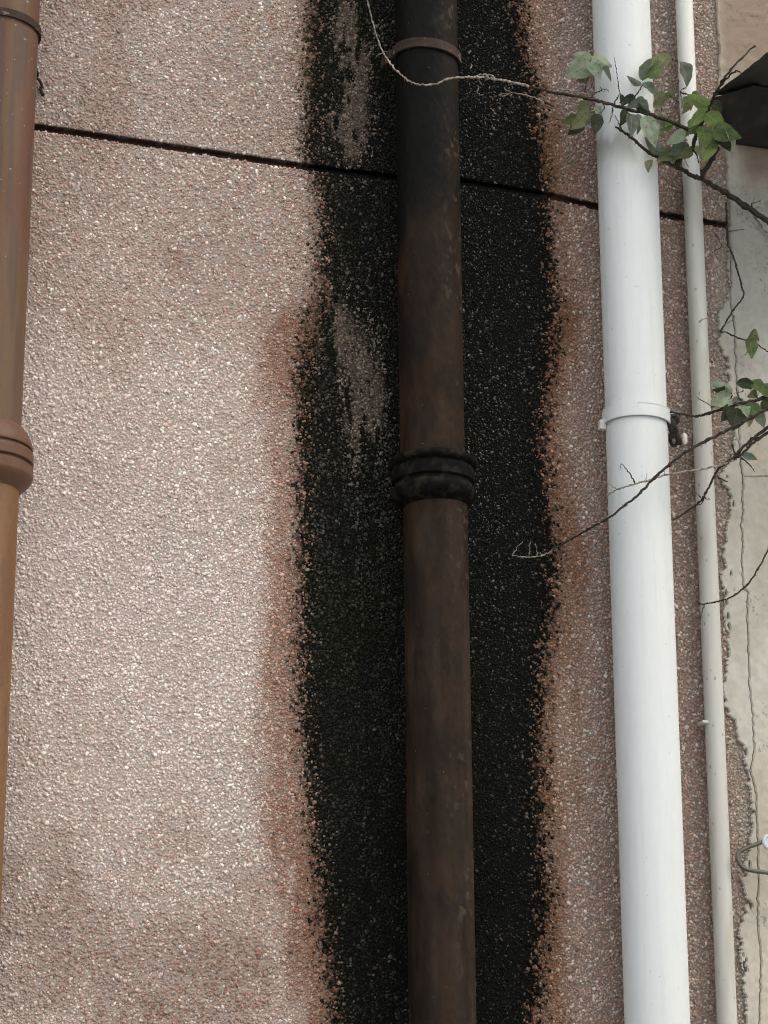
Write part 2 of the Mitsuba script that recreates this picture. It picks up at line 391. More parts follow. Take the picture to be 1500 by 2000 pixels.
def soot_color(p, n, uv):
    f = mikit.fbm(p.x * 90, p.y * 90, p.z * 60)
    return mikit.mix((0.0034, 0.0034, 0.0030), (0.016, 0.0125, 0.0095), smooth(0.45, 0.72, f))


scene['mat_soot'] = {'type': 'bumpmap', 'arbitrary': mikit.proc(pipe_bump, eps=0.002), 'scale': 0.003,
                     'bsdf': {'type': 'principled', 'base_color': mikit.proc(soot_color), 'roughness': 0.7, 'specular': 0.07}}


def strap_color(p, n, uv):
    f = mikit.fbm(p.x * 80, p.y * 80, p.z * 80)
    c = mikit.mix((0.024, 0.0165, 0.013), (0.052, 0.034, 0.026), f)
    return mikit.mix(c, (0.20, 0.165, 0.13), 0.8 * smooth(0.60, 0.72, mikit.fbm(p.x * 60, p.y * 60, p.z * 90 + 4)))


scene['mat_strap'] = {'type': 'principled', 'base_color': mikit.proc(strap_color), 'roughness': 0.75, 'specular': 0.2}

Z_LC = float(zat(880, LEFT_PIPE_C, -14))


def left_upper_color(p, n, uv):
    a = mikit.fbm(p.x * 30, p.y * 30, p.z * 4)
    s = mikit.fbm(p.x * 90, p.y * 90, p.z * 5, 2)
    c = mikit.mix((0.115, 0.053, 0.033), (0.118, 0.072, 0.040), smooth(0.3, 0.7, a))
    c = mikit.mix(c, (0.078, 0.048, 0.043), 0.7 * smooth(0.50, 0.66, s))
    c = mikit.mix(c, (0.125, 0.075, 0.045), 0.6 * smooth(Z_LC + .35, Z_LC, p.z + .2 * (a - .5)))
    return mikit.mix(c, (0.35, 0.28, 0.22), 0.6 * smooth(0.92, 0.96, mikit.noise(p.x * 180, p.y * 180, p.z * 140)))


def left_lower_color(p, n, uv):
    a = mikit.fbm(p.x * 30, p.y * 30, p.z * 4 + 3)
    s = mikit.fbm(p.x * 90, p.y * 90, p.z * 14)
    c = mikit.mix((0.155, 0.075, 0.034), (0.180, 0.098, 0.047), smooth(0.3, 0.7, a))
    c = mikit.mix(c, (0.115, 0.070, 0.048), 0.5 * smooth(0.52, 0.70, s))
    return mikit.mix(c, (0.13, 0.085, 0.055), 0.5 * smooth(0.86, 0.92, mikit.noise(p.x * 160, p.y * 160, p.z * 120)))


def left_socket_color(p, n, uv):
    s = mikit.fbm(p.x * 60, p.y * 60, p.z * 30)
    return mikit.mix((0.100, 0.050, 0.032), (0.130, 0.074, 0.047), s)


for nm, fn in (('left_upper', left_upper_color), ('left_lower', left_lower_color), ('left_socket', left_socket_color)):
    scene['mat_' + nm] = {'type': 'bumpmap', 'arbitrary': mikit.proc(pipe_bump, eps=0.002), 'scale': 0.0008,
                          'bsdf': {'type': 'principled', 'base_color': mikit.proc(fn), 'roughness': 0.5, 'specular': 0.22}}

Z_W = float(zat(275, WHITE_PIPE_C, 1215))


def white_color(p, n, uv):
    s = mikit.fbm(p.x * 60, p.y * 60, p.z * 3)
    c = mikit.mix((0.54, 0.58, 0.59), (0.60, 0.635, 0.64), s)
    dirt_shade = dr.exp(-dr.square((p.z - Z_W + .015) / 0.040)) * smooth(0.25, 0.65, mikit.fbm(p.x * 40, p.y * 40, p.z * 18 + 8) + .08)  # grime smudge with the soft shade of the branches mixed into its colour
    c = mikit.mix(c, (0.22, 0.23, 0.215), 0.72 * dirt_shade)
    streak = smooth(0.58, 0.75, mikit.fbm(p.x * 80, p.y * 80, p.z * 2.2 + 30)) * 0.16
    c = mikit.mix(c, (0.42, 0.42, 0.38), streak)
    return mikit.mix(c, (0.35, 0.33, 0.28), 0.5 * smooth(0.93, 0.97, mikit.noise(p.x * 150, p.y * 150, p.z * 110)))


def thin_color(p, n, uv):
    s = mikit.fbm(p.x * 90, p.y * 90, p.z * 4)
    c = mikit.mix((0.41, 0.41, 0.375), (0.47, 0.475, 0.45), s)  # greyer than the upper length: another pipe, plus awning and foliage shade painted in
    c = mikit.mix(c, (0.33, 0.33, 0.25), 0.55 * smooth(0.52, 0.75, mikit.fbm(p.x * 60, p.y * 60, p.z * 7 + 20)))
    return mikit.mix(c, (0.18, 0.17, 0.14), 0.7 * smooth(0.88, 0.94, mikit.noise(p.x * 170, p.y * 170, p.z * 70)))


def thin_top_color(p, n, uv):
    s = mikit.fbm(p.x * 90, p.y * 90, p.z * 4)
    return mikit.mix((0.58, 0.60, 0.57), (0.64, 0.66, 0.63), s)


for nm, fn in (('white', white_color), ('thin', thin_color), ('thin_top', thin_top_color)):
    scene['mat_' + nm] = {'type': 'principled', 'base_color': mikit.proc(fn), 'roughness': 0.42, 'specular': 0.45}


def bark_color(p, n, uv):
    f = mikit.fbm(p.x * 220, p.y * 220, p.z * 220, 2)
    return mikit.mix((0.016, 0.0135, 0.0105), (0.048, 0.036, 0.026), smooth(0.3, 0.75, f))


def dry_color(p, n, uv):
    f = mikit.fbm(p.x * 150, p.y * 150, p.z * 150, 2)
    return mikit.mix((0.13, 0.108, 0.084), (0.30, 0.272, 0.232), smooth(0.3, 0.7, f))


scene['mat_bark'] = {'type': 'principled', 'base_color': mikit.proc(bark_color), 'roughness': 0.8, 'specular': 0.3}
scene['mat_dry'] = {'type': 'principled', 'base_color': mikit.proc(dry_color), 'roughness': 0.85, 'specular': 0.3}


def leaf_fn(c1, c2, vein, k):
    def fn(p, n, uv):
        side = dr.abs(uv.y - 0.5) * 2
        mid = smooth(0.10, 0.03, side)
        ph = (uv.x * 7 - side * 2.2)
        ve = smooth(0.14, 0.04, dr.abs(ph - dr.floor(ph) - 0.5)) * 0.45
        m = mikit.fbm(p.x * 90 + k, p.y * 90, p.z * 90, 2)
        c = mikit.mix(c1, c2, smooth(0.25, 0.75, m))
        c = mikit.mix(c, (0.16, 0.11, 0.05), 0.55 * smooth(0.74, 0.82, mikit.noise(p.x * 210 + k, p.y * 210, p.z * 210)))
        return mikit.mix(c, vein, dr.clip(mid + ve, 0, 1) * 0.6)
    return fn


LEAF = {'pale': ((0.20, 0.26, 0.175), (0.29, 0.35, 0.26), (0.38, 0.43, 0.34)),
        'green': ((0.070, 0.110, 0.045), (0.115, 0.16, 0.068), (0.17, 0.21, 0.115)),
        'bright': ((0.105, 0.165, 0.050), (0.155, 0.22, 0.075), (0.22, 0.28, 0.14)),
        'dark': ((0.020, 0.030, 0.017), (0.034, 0.046, 0.026), (0.055, 0.068, 0.042)),
        'grey': ((0.085, 0.105, 0.085), (0.13, 0.15, 0.125), (0.18, 0.20, 0.17)),
        'olive': ((0.10, 0.115, 0.058), (0.145, 0.155, 0.085), (0.19, 0.20, 0.125))}
LEAF = {k: tuple(tuple(min(.5, 1.4 * v + .014) for v in q) for q in c) for k, c in LEAF.items()}
for k, (nm, c) in enumerate(LEAF.items()):
    scene['mat_leaf_' + nm] = {'type': 'principledthin', 'base_color': mikit.proc(leaf_fn(*c, k * 7.3)), 'roughness': 0.5, 'diff_trans': 1.2}


def awning_color(p, n, uv):
    f = mikit.fbm(p.x * 9, p.y * 9, p.z * 9)
    g = mikit.fbm(p.x * 60, p.y * 60, p.z * 60, 2)
    return mikit.mix((0.024, 0.026, 0.023), (0.045, 0.046, 0.040), f) * (0.75 + 0.5 * g)


def awning_rail_color(p, n, uv):
    return mikit.mix((0.010, 0.010, 0.009), (0.028, 0.023, 0.018), smooth(0.4, 0.75, mikit.fbm(p.x * 30, p.y * 30, p.z * 30)))


scene['mat_awning'] = {'type': 'twosided', 'bsdf': {'type': 'principled', 'base_color': mikit.proc(awning_color), 'roughness': 0.6, 'specular': 0.4}}
scene['mat_awning_rail'] = {'type': 'principled', 'base_color': mikit.proc(awning_rail_color), 'roughness': 0.65, 'specular': 0.4}


def wire_color(p, n, uv):
    f = mikit.fbm(p.x * 130, p.y * 130, p.z * 130)
    return mikit.mix((0.055, 0.054, 0.046), (0.12, 0.118, 0.102), f)


scene['mat_wire'] = {'type': 'principled', 'base_color': mikit.proc(wire_color), 'roughness': 0.45, 'metallic': 0.3}
scene['mat_cord'] = {'type': 'principled', 'base_color': mikit.proc(lambda p, n, uv: mikit.mix((0.012, 0.012, 0.012), (0.035, 0.03, 0.028), mikit.fbm(p.x * 200, p.y * 200, p.z * 200, 2))), 'roughness': 0.8}
scene['mat_fitting'] = {'type': 'principled', 'base_color': mikit.proc(lambda p, n, uv: mikit.mix((0.50, 0.46, 0.42), (0.66, 0.63, 0.60), mikit.fbm(p.x * 70, p.y * 70, p.z * 70, 2))), 'roughness': 0.5}
scene['mat_disc'] = {'type': 'principled', 'base_color': mikit.proc(lambda p, n, uv: mikit.mix((0.42, 0.47, 0.53), (0.52, 0.57, 0.62), mikit.fbm(p.x * 60, p.y * 60, p.z * 60, 2))), 'roughness': 0.4}
scene['mat_ground'] = {'type': 'principled', 'base_color': mikit.proc(lambda p, n, uv: mikit.mix((0.16, 0.155, 0.145), (0.26, 0.25, 0.235), mikit.fbm(p.x * 1.5, p.y * 1.5, 0.0))), 'roughness': 0.9}

# ------------------------------------------------------------------ ground
gm = trimesh.Trimesh([[-300, -300, 0], [300, -300, 0], [300, 300, 0], [-300, 300, 0]], [[0, 1, 2], [0, 2, 3]], process=False)
part(None, 'ground', gm, 'mat_ground', smooth=False)
labels['ground'] = {'label': 'plain grey concrete yard below the wall', 'kind': 'structure'}

# ------------------------------------------------------------------ pebbledashed wall
XMIN, XMAX = P(0, 1000)[0] - 0.15, P(1500, 1000)[0] + 0.10
ZMIN, ZMAX = P(750, 2000)[2] - 0.20, P(750, 0)[2] + 0.20
XEND = P(1500, 1000)[0] + 1.4
GW = 0.0058                                     # half height of the joint

wall = thing('pebbledash_wall', 'pinkish pebbledash wall stained black in a broad band behind the middle pipe', 'wall')


def joint_z(x):
    return np.interp(x, JOINT[:, 0], JOINT[:, 1]) + 0.0022 * (meshkit.fbm(np.stack([x * 60, 0 * x, 0 * x], -1), 3) - 0.5)


def relief(x, z):
    q = np.stack([x, z, 0 * x], -1)
    return 0.004 * (meshkit.fbm(q * 7, 3, 3) - .5) + 0.0016 * (meshkit.fbm(q * 110, 2, 5) - .5)


def panel_mesh(lower):
    nx, nz = 320, 150
    x = np.linspace(XMIN, XMAX, nx)
    e = joint_z(x) + (-GW if lower else GW) + 0.0036 * (meshkit.fbm(np.stack([x * 170, 0 * x + 3 + lower, 0 * x], -1), 2) - .5)
    t = np.concatenate([[0, 0, 0.004], np.linspace(0.012, 1, nz)])
    far = ZMIN if lower else ZMAX
    Z = e[None] + (far - e)[None] * t[:, None]
    X = np.repeat(x[None], len(t), 0)
    Y = -relief(X, Z)
    Y[0] = 0.016; Y[1] += 0.0025
    V = np.stack([X, Y, Z], -1).reshape(-1, 3)
    i, j = np.meshgrid(np.arange(len(t) - 1), np.arange(nx - 1), indexing='ij')
    a = (i * nx + j).ravel()
    F = np.vstack([np.stack([a, a + 1, a + nx + 1], -1), np.stack([a, a + nx + 1, a + nx], -1)])
    if lower:
        F = F[:, ::-1]
    return trimesh.Trimesh(V, F, process=False)


PLASTER_EDGE = np.array([[P(a, b)[0], P(a, b)[2]] for a, b in [(1398, -300)] + [(a, b) for a, b in CRACK_PX if -150 < b < 450] + RAG_PX])
_o = np.argsort(PLASTER_EDGE[:, 1])


def plaster_x(z):
    return np.interp(z, PLASTER_EDGE[_o, 1], PLASTER_EDGE[_o, 0])


def pebbles(lower, seed):
    g = np.random.default_rng(seed)
    s = 0.00445
    xs, zs = np.arange(XMIN, XMAX, s), np.arange(ZMIN, ZMAX, s * 0.9)
    X, Z = np.meshgrid(xs, zs)
    X = X + (np.arange(len(zs)) % 2)[:, None] * s / 2
    X = (X + g.normal(0, 0.30 * s, X.shape)).ravel(); Z = (Z + g.normal(0, 0.30 * s, Z.shape)).ravel()
    jz = joint_z(X)
    r = np.clip(0.00245 * np.exp(g.normal(0, 0.28, len(X))), 0.0013, 0.0048)
    keep = ((Z < jz - GW - 0.55 * r) & (Z > ZMIN)) if lower else ((Z > jz + GW + 0.55 * r) & (Z < ZMAX))
    keep &= X < plaster_x(Z) + 0.004
    keep &= g.random(len(X)) > 0.02
    X, Z, r = X[keep], Z[keep], r[keep]
    n = len(X)
    ang = g.random(n) * 6.283
    ex = 0.78 + 0.5 * g.random(n)
    K = 5
    t0 = g.random(n)[:, None] * 6.283 + np.arange(K)[None] * (2 * np.pi / K) + g.normal(0, 0.16, (n, K))
    rim = r[:, None] * (0.86 + 0.3 * g.random((n, K)))
    mid = rim * (0.74 + 0.16 * g.random((n, K)))
    h = r * (0.28 + 0.36 * g.random(n))
    zl = [p[2] for p in STAIN_L][::-1]; zr = [p[2] for p in STAIN_R][::-1]
    din = np.minimum(X - np.interp(Z, zl, [p[0] for p in STAIN_L][::-1]), np.interp(Z, zr, [p[0] for p in STAIN_R][::-1]) - X)
    h = h * (1 - 0.42 * np.clip(din / 0.035, 0, 1))          # the growth fills the gaps between the stones
    tx, tz = g.normal(0, 0.32, n), g.normal(0, 0.32, n)

    def place(u, v, hh):
        u, v = u * ex[:, None], v / ex[:, None]
        c, s_ = np.cos(ang)[:, None], np.sin(ang)[:, None]
        px, pz = u * c - v * s_, u * s_ + v * c
        return np.stack([X[:, None] + px, -hh - (px * tx[:, None] + pz * tz[:, None]), Z[:, None] + pz], -1)
    base = -relief(X, Z)
    lo = place(rim * np.cos(t0), rim * np.sin(t0), np.zeros((n, K)) - 0.0012)
    up = place(mid * np.cos(t0 + .3), mid * np.sin(t0 + .3), h[:, None] * (0.72 + 0.2 * g.random((n, K))))
    ap = place(r[:, None] * g.normal(0, .12, (n, 1)), r[:, None] * g.normal(0, .12, (n, 1)), h[:, None])
    V = np.concatenate([lo, up, ap], 1)
    V[..., 1] += base[:, None]
    f = []
    for k in range(K):
        q = (k + 1) % K
        f += [[k, q, K + q], [k, K + q, K + k], [K + k, K + q, 2 * K]]
    f = np.array(f)
    F = (f[None] + (np.arange(n) * (2 * K + 1))[:, None, None]).reshape(-1, 3)
    F = F[:, ::-1]
    uv = np.repeat(g.random((n, 2)), 2 * K + 1, 0)
    m = trimesh.Trimesh(V.reshape(-1, 3), F, process=False)
    # make the faces look out of the wall
    c = np.cross(V[0][F[0][1]] - V[0][F[0][0]], V[0][F[0][2]] - V[0][F[0][0]])
    if c[1] > 0:
        m = trimesh.Trimesh(V.reshape(-1, 3), F[:, ::-1], process=False)
    return m, uv


for lower in (True, False):
    k = part(wall, 'panel', panel_mesh(lower), 'mat_mortar', smooth=True, label='large lower panel below the joint' if lower else 'upper panel above the joint')
    m, uv = pebbles(lower, 11 + lower)
    part(k, 'pebble', m, 'mat_stone', smooth=True, uv=uv, label='small pebbles set in the mortar', kind='stuff')
# the recessed bed of the joint, and the wall core behind and around
gx = np.linspace(XMIN, XMAX, 120)
gz = joint_z(gx)
gv = np.vstack([np.stack([gx, 0 * gx + 0.0135 + 0.002 * (meshkit.noise(np.stack([gx * 200, gx * 0, gx * 0], -1))), gz - 0.02], -1), np.stack([gx, 0 * gx + 0.0135, gz + 0.02], -1)])
gf = [[i, i + 1, 121 + i] for i in range(119)] + [[i, 121 + i, 120 + i] for i in range(119)]
part(wall, 'joint', trimesh.Trimesh(gv, np.array(gf), process=False), 'mat_groove', smooth=False, label='dark recessed joint across the wall')


def box_at(x0, x1, y0, y1, z0, z1, b=0.004):
    m = rbox(x1 - x0, y1 - y0, z1 - z0, b); m.apply_translation([(x0 + x1) / 2, (y0 + y1) / 2, (z0 + z1) / 2]); return m


core = [box_at(XMIN - 4.5, XEND + 1.5, 0.019, 0.30, -0.2, 7.5),
        box_at(XMIN - 4.5, XMIN, -0.001, 0.018, -0.2, 7.5), box_at(XMIN, XMAX, -0.001, 0.018, -0.2, ZMIN), box_at(XMIN, XMAX, -0.001, 0.018, ZMAX, 7.5), box_at(XMAX, XEND + 1.5, 0.001, 0.018, -0.2, 7.5)]
part(wall, 'core', merge(core), 'mat_far_wall', smooth=False)

# ------------------------------------------------------------------ smooth plaster to the right
plaster = thing('plaster_coat', 'cracked cream plaster wall face along the right edge, ragged against the pebbledash', 'wall')


def ragged(pts, amp, step, seed):
    ls = LineString(pts); n = int(ls.length / step)
    q = np.array([ls.interpolate(i / n, normalized=True).coords[0] for i in range(n + 1)])
    nz = np.stack([q[:, 1] * 120, 0 * q[:, 1] + seed, 0 * q[:, 1]], -1)
    q[:, 0] += amp * (meshkit.fbm(nz, 3) - .5) * 2 + amp * .6 * (meshkit.noise(nz * 6) - .5)
    q[:, 1] += amp * .8 * (meshkit.fbm(nz + 50, 3) - .5)
    return q


def sheet(poly, y_front, y_back, bev=0.0015):
    """A plaster sheet standing in the x-z plane, its edge a little rounded."""
    ms = []
    for d, y0, y1 in ((0.0, y_front + bev, y_back), (bev, y_front, y_front + bev)):
        p = poly.buffer(-d) if d else poly
        for g in getattr(p, 'geoms', [p]):
            if g.area < 2e-6:
                continue
            m = trimesh.creation.extrude_polygon(g, y1 - y0, engine='earcut')
            v = m.vertices.copy(); m.vertices = np.stack([v[:, 0], y1 - v[:, 2], v[:, 1]], -1); ms.append(m)
    m = merge(ms)
    m.fix_normals()
    return m


def pw(lst):
    return [(P(a, b)[0], P(a, b)[2]) for a, b in lst]


crack = ragged(pw(CRACK_PX), 0.0022, 0.003, 3)
rag = ragged(pw(RAG_PX), 0.0075, 0.0022, 8)
zt, zb = crack[0][1], crack[-1][1]
main_poly = Polygon([tuple(q) for q in crack] + [(XEND, zb), (XEND, zt)]).buffer(0)
gap = LineString(crack).buffer(0.0007)
crk2 = [tuple(q) for q in crack if q[1] < rag[0][1] + .004]
strip_poly = Polygon([tuple(q) for q in rag] + [(crk2[-1][0], crk2[-1][1])] + crk2[::-1]).buffer(0)
holes = []
for _ in range(26):          # small chips broken out of the thin edge
    a, b = RAG_PX[RNG.integers(3, len(RAG_PX) - 1)]
    c = P(a + RNG.uniform(0, 7), b + RNG.uniform(-25, 25)); r = RNG.uniform(0.0011, 0.0034)
    t = np.linspace(0, 6.283, 9)[:-1]
    holes.append(Polygon([(c[0] + r * RNG.uniform(.6, 1.3) * math.cos(q), c[2] + r * 2.2 * RNG.uniform(.6, 1.3) * math.sin(q)) for q in t]).buffer(0))
strip_poly = strip_poly.difference(shapely.union_all(holes)).difference(gap).difference(main_poly)
hair = ragged(pw([(1450, 934), (1470, 934), (1490, 932), (1512, 936), (1560, 930)]), 0.0016, 0.003, 5)
main_poly = main_poly.difference(LineString(hair).buffer(0.0005)).difference(gap)
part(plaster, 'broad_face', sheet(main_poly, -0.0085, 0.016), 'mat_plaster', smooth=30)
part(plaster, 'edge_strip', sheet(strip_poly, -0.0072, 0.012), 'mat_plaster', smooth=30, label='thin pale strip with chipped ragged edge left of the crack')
for z0, z1 in ((-0.2, zb - .003), (zt + .003, 7.5)):
    part(plaster, 'far_face', box_at(crack[-1][0], XEND, -0.0085, 0.0005, z0, z1, 0.001), 'mat_plaster', smooth=False)

# ------------------------------------------------------------------ left downpipe
R_L = 0.060
def lean(m, k=0.015, z0=float(zat(980, LEFT_PIPE_C, -14))):
    m.vertices[:, 0] += k * (m.vertices[:, 2] - z0)
    return m


lp = thing('downpipe', 'reddish brown cast iron downpipe cut by the left edge of the photo', 'pipe')
cx, cy = LEFT_PIPE_C
PZ0, PZ1 = 0.03, 6.6
zs = Z_LC
zj = zs + 0.018
def dense(z0, z1, r, n=40):
    return [(r, z) for z in np.linspace(z0, z1, n)]
part(lp, 'upper_section', lean(lathe(dense(zj - .02, PZ1, R_L * .985, 60), cx, cy, 64, 0.0007, 1)), 'mat_left_upper')
part(lp, 'lower_section', lean(lathe(dense(PZ0, zj - .075, R_L, 60), cx, cy, 64, 0.0007, 2)), 'mat_left_lower', label='ochre brown length below the socket')
q = R_L + .0065
sock = [(R_L - .001, zs - .074), (q + .002, zs - .066), (q + .010, zs - .058), (q + .0145, zs - .052), (q + .0150, zs - .048), (q + .0150, zs - .034), (q + .0135, zs - .0325), (q + .0095, zs - .0315), (q + .0095, zs - .0285), (q + .0135, zs - .0275), (q + .0150, zs - .026),
        (q + .0150, zs - .010), (q + .0138, zs - .008), (q + .0085, zs - .0065), (q + .0085, zs - .003), (q + .0125, zs - .002), (q + .0135, zs + .001), (q + .0110, zs + .010), (q + .0060, zs + .022), (q + .0005, zs + .030), (R_L + .001, zs + .034), (R_L - .002, zs + .038)]
part(lp, 'socket', lean(lathe(sock, cx, cy, 96, 0.0005, 3)), 'mat_left_socket', smooth=38, label='ringed socket joint')
# thin strap near the top, bent round the pipe, tilted, its end nailed to the wall
zc = zat(60, LEFT_PIPE_C, -14)


def strap_mesh(cx, cy, z, R, height, thick, tilt, t0=-math.pi - 0.1, t1=0.1, seg=60, wob=0.001):
    t = np.linspace(t0, t1, seg)
    prof = [(R + thick, -height / 2), (R + thick, height / 2), (R, height / 2), (R, -height / 2)]
    V = []
    for a in t:
        for rr, dz in prof:
            V.append([cx + rr * math.cos(a), cy + rr * math.sin(a), z + dz + tilt * rr * math.cos(a)])
    V = np.array(V); V += (meshkit.noise(V * 70)[:, None] - .5) * wob
    f = []
    for i in range(seg - 1):
        for k in range(4):
            a, b = 4 * i + k, 4 * i + (k + 1) % 4
            f += [[a, b, b + 4], [a, b + 4, a + 4]]
    f += [[0, 2, 1], [0, 3, 2], [4 * seg - 4, 4 * seg - 3, 4 * seg - 2], [4 * seg - 4, 4 * seg - 2, 4 * seg - 1]]
    m = trimesh.Trimesh(V, np.array(f), process=False); m.fix_normals(); return m


ks = part(lp, 'strap', lean(strap_mesh(cx, cy, zc + .006, R_L + .0010, 0.0135, 0.0028, -0.13, t0=-math.pi - .2, t1=0.55)), 'mat_strap', smooth=40, label='narrow iron strap round the pipe near the top')
e0 = np.array([cx + (R_L + .003) * math.cos(.55), cy + (R_L + .003) * math.sin(.55), zc - .006])
tail = catmull([e0, P(72, 140, .03), P(70, 150, .018), P(78, 158, .010), P(84, 172, .006)], 6)
part(ks, 'tail', tube(tail, np.linspace(.0035, .0022, len(tail)), 7, knob=.4), 'mat_strap')
nail = tube([P(76, 168, -.004), P(80, 176, .006), P(84, 186, .012)], [.0022, .0026, .0034], 8)
part(ks, 'nail', nail, 'mat_strap')

# ------------------------------------------------------------------ middle downpipe
R_M = 0.0555
mp = thing('downpipe', 'black and rust brown cast iron downpipe in the middle of the dark stain', 'pipe')
cx, cy = MID_PIPE_C
zs = zat(942, MID_PIPE_C)
part(mp, 'upper_section', lathe(dense(zs - .02, PZ1, R_M, 70), cx, cy, 64, 0.0008, 5), 'mat_mid_pipe')
part(mp, 'lower_section', lathe(dense(PZ0, zs - .030, R_M * .985, 70), cx + .004, cy, 64, 0.0008, 6), 'mat_mid_pipe', label='browner length below the socket')
q = R_M
sock = [(q - .002, zs - .050), (q + .004, zs - .045), (q + .0095, zs - .040), (q + .0145, zs - .034), (q + .0172, zs - .027), (q + .0180, zs - .020), (q + .0172, zs - .013), (q + .0145, zs - .0085), (q + .0120, zs - .0065), (q + .0105, zs - .004), (q + .0105, zs - .001), (q + .0125, zs + .001),
        (q + .0152, zs + .003), (q + .0158, zs + .007), (q + .0158, zs + .024), (q + .0150, zs + .028), (q + .0125, zs + .0305), (q + .0125, zs + .0335), (q + .0165, zs + .0345), (q + .0200, zs + .038), (q + .0212, zs + .043), (q + .0200, zs + .048), (q + .0160, zs + .051), (q + .009, zs + .049), (q + .002, zs + .045), (q - .001, zs + .045)]
sock = [(r_, zs - .005 + (z_ - zs) * .84) for r_, z_ in sock]
part(mp, 'socket', lathe(sock, cx + .001, cy, 96, 0.0007, 7), 'mat_soot', smooth=45, label='soot black ringed socket joint')
zc = zat(116, MID_PIPE_C)
cl = part(mp, 'clamp', strap_mesh(cx, cy, zc, R_M + .0015, 0.0175, 0.0045, -0.11, t0=-math.pi - .25, t1=0.25), 'mat_strap', smooth=40, label='rusty iron clamp band near the top')
for s in (-1, 1):
    a = box_at(-0.004, 0.004, -0.042, 0.004, -0.009, 0.009, .0015)
    a.apply_translation([cx + s * (R_M + .005), -0.025, zc - s * .0075])
    part(cl, 'lug', a, 'mat_strap', smooth=False)
# ------------------------------------------------------------------ white plastic downpipe
R_W = 0.0545
wp = thing('downpipe', 'wide clean white plastic downpipe with a clip halfway', 'pipe')
cx, cy = WHITE_PIPE_C
zj = zat(262, WHITE_PIPE_C, 1220)
part(wp, 'lower_section', lathe(dense(PZ0, zj - .004, R_W, 60) + [(R_W + .0004, zj - .001), (R_W - .0012, zj)], cx, cy, 80), 'mat_white', smooth=40)
part(wp, 'upper_section', lathe([(R_W - .005, zj - .03)] + dense(zj - .03, PZ1, R_W - .0016, 50), cx - .0015, cy, 80), 'mat_white', smooth=40)
zc = zat(828, WHITE_PIPE_C, 1243)
kc = part(wp, 'clip', strap_mesh(cx, cy, zc + .008, R_W + .0030, 0.024, 0.0030, 0.0, t0=-math.pi - .6, t1=.35, seg=80, wob=.0002), 'mat_white', smooth=40, label='white clip ring round the pipe')
a = strap_mesh(cx, cy, zc + .019, R_W + .0055, 0.0022, 0.0016, 0.0, t0=-math.pi * .62, t1=-math.pi * .20, seg=40, wob=0)
part(kc, 'rib', a, 'mat_white', smooth=40)
tab = box_at(-.0055, .006, -.010, .002, -.010, .008, .0015); tab.apply_translation([cx - R_W - .006, -.052, zc - .004])
part(kc, 'tab', tab, 'mat_fitting', smooth=30)
ear = box_at(-.008, .010, -.012, .012, -.011, .012, .003); ear.apply_translation([cx + R_W + .006, cy - .006, zc + .010])
part(kc, 'ear', ear, 'mat_white', smooth=30)
bl = trimesh.creation.cylinder(.0042, .034, sections=10); bl.apply_transform(trimesh.transformations.rotation_matrix(math.pi / 2, [1, 0, 0])); bl.apply_translation([cx + R_W + .011, cy - .012, zc + .007])
part(kc, 'bolt', bl, 'mat_cord', smooth=40)
back = box_at(-.012, .012, -.012, .003, -.045, .012, .003); back.apply_translation([cx + R_W + .020, 0, zc - .020])
part(kc, 'wall_plate', back, 'mat_fitting', smooth=30)

cord = thing('cord_knot', 'black cord knotted at the right ear of the white pipe clip', 'cord')
kn = []
OF = .095
for pts, r in (([(1293, 824), (1297, 812), (1306, 808), (1312, 818), (1305, 829), (1296, 832), (1294, 822), (1303, 816), (1316, 812)], .0032),
               ([(1300, 834), (1312, 828), (1322, 830), (1318, 822), (1310, 816), (1322, 812), (1329, 818), (1325, 828)], .0030),
               ([(1316, 822), (1320, 832), (1323, 842), (1328, 854), (1332, 866)], .0042),
               ([(1312, 828), (1316, 838), (1318, 846), (1316, 852)], .0040),
               ([(1326, 822), (1331, 816), (1333, 808)], .0018),
               ([(1319, 842), (1315, 852), (1314, 862), (1320, 871), (1327, 866), (1331, 858)], .0022)):
    c = catmull([P(a, b, OF - .0006 * max(0, b - 830) + .004 * math.sin(i * 2.3)) for i, (a, b) in enumerate(pts)], 6)
    kn.append(tube(c - 0.004 * _r0, r * 1.25, 8, knob=.9, seed=len(kn) * 5))
part(cord, 'knot', merge(kn), 'mat_cord', smooth=50)
for i, (a, b, rx, rz) in enumerate(((1319, 861, .0042, .0105), (1337, 857, .0058, .0112))):
    m = trimesh.creation.icosphere(3, 1.0); v = m.vertices
    waist = 1 - .16 * np.exp(-(v[:, 2] / .25) ** 2)
    m.vertices = np.stack([v[:, 0] * rx * waist, v[:, 1] * .004, v[:, 2] * rz], -1) + P(a, b, .064)
    part(cord, 'toggle', m, 'mat_fitting', smooth=True, label='small pale oval toggle hanging in the cord')

# ------------------------------------------------------------------ thin pipe
R_T = 0.0172
tp = thing('downpipe', 'narrow greyish white pipe running right of the wide white pipe', 'pipe')
cx, cy = THIN_PIPE_C
zj = zat(348, THIN_PIPE_C, 1350)
part(tp, 'lower_section', lathe(dense(PZ0, zj, R_T, 60) + [(R_T - .003, zj + .0015)], cx, cy, 40, .0003, 4), 'mat_thin', smooth=40)
part(tp, 'upper_section', lathe([(R_T - .004, zj - .02)] + dense(zj - .02, PZ1, R_T - .0010, 50), cx - .001, cy, 40), 'mat_thin_top', smooth=40, label='whiter upper length, its contrast partly painted shade')
zb_ = zat(1412, THIN_PIPE_C, 1378)
cp = box_at(-.008, .004, -.022, .002, -.0028, .0028, .001); cp.apply_translation([cx - R_T - .002, cy + .013, zb_])
part(tp, 'bracket', cp, 'mat_thin', smooth=30)

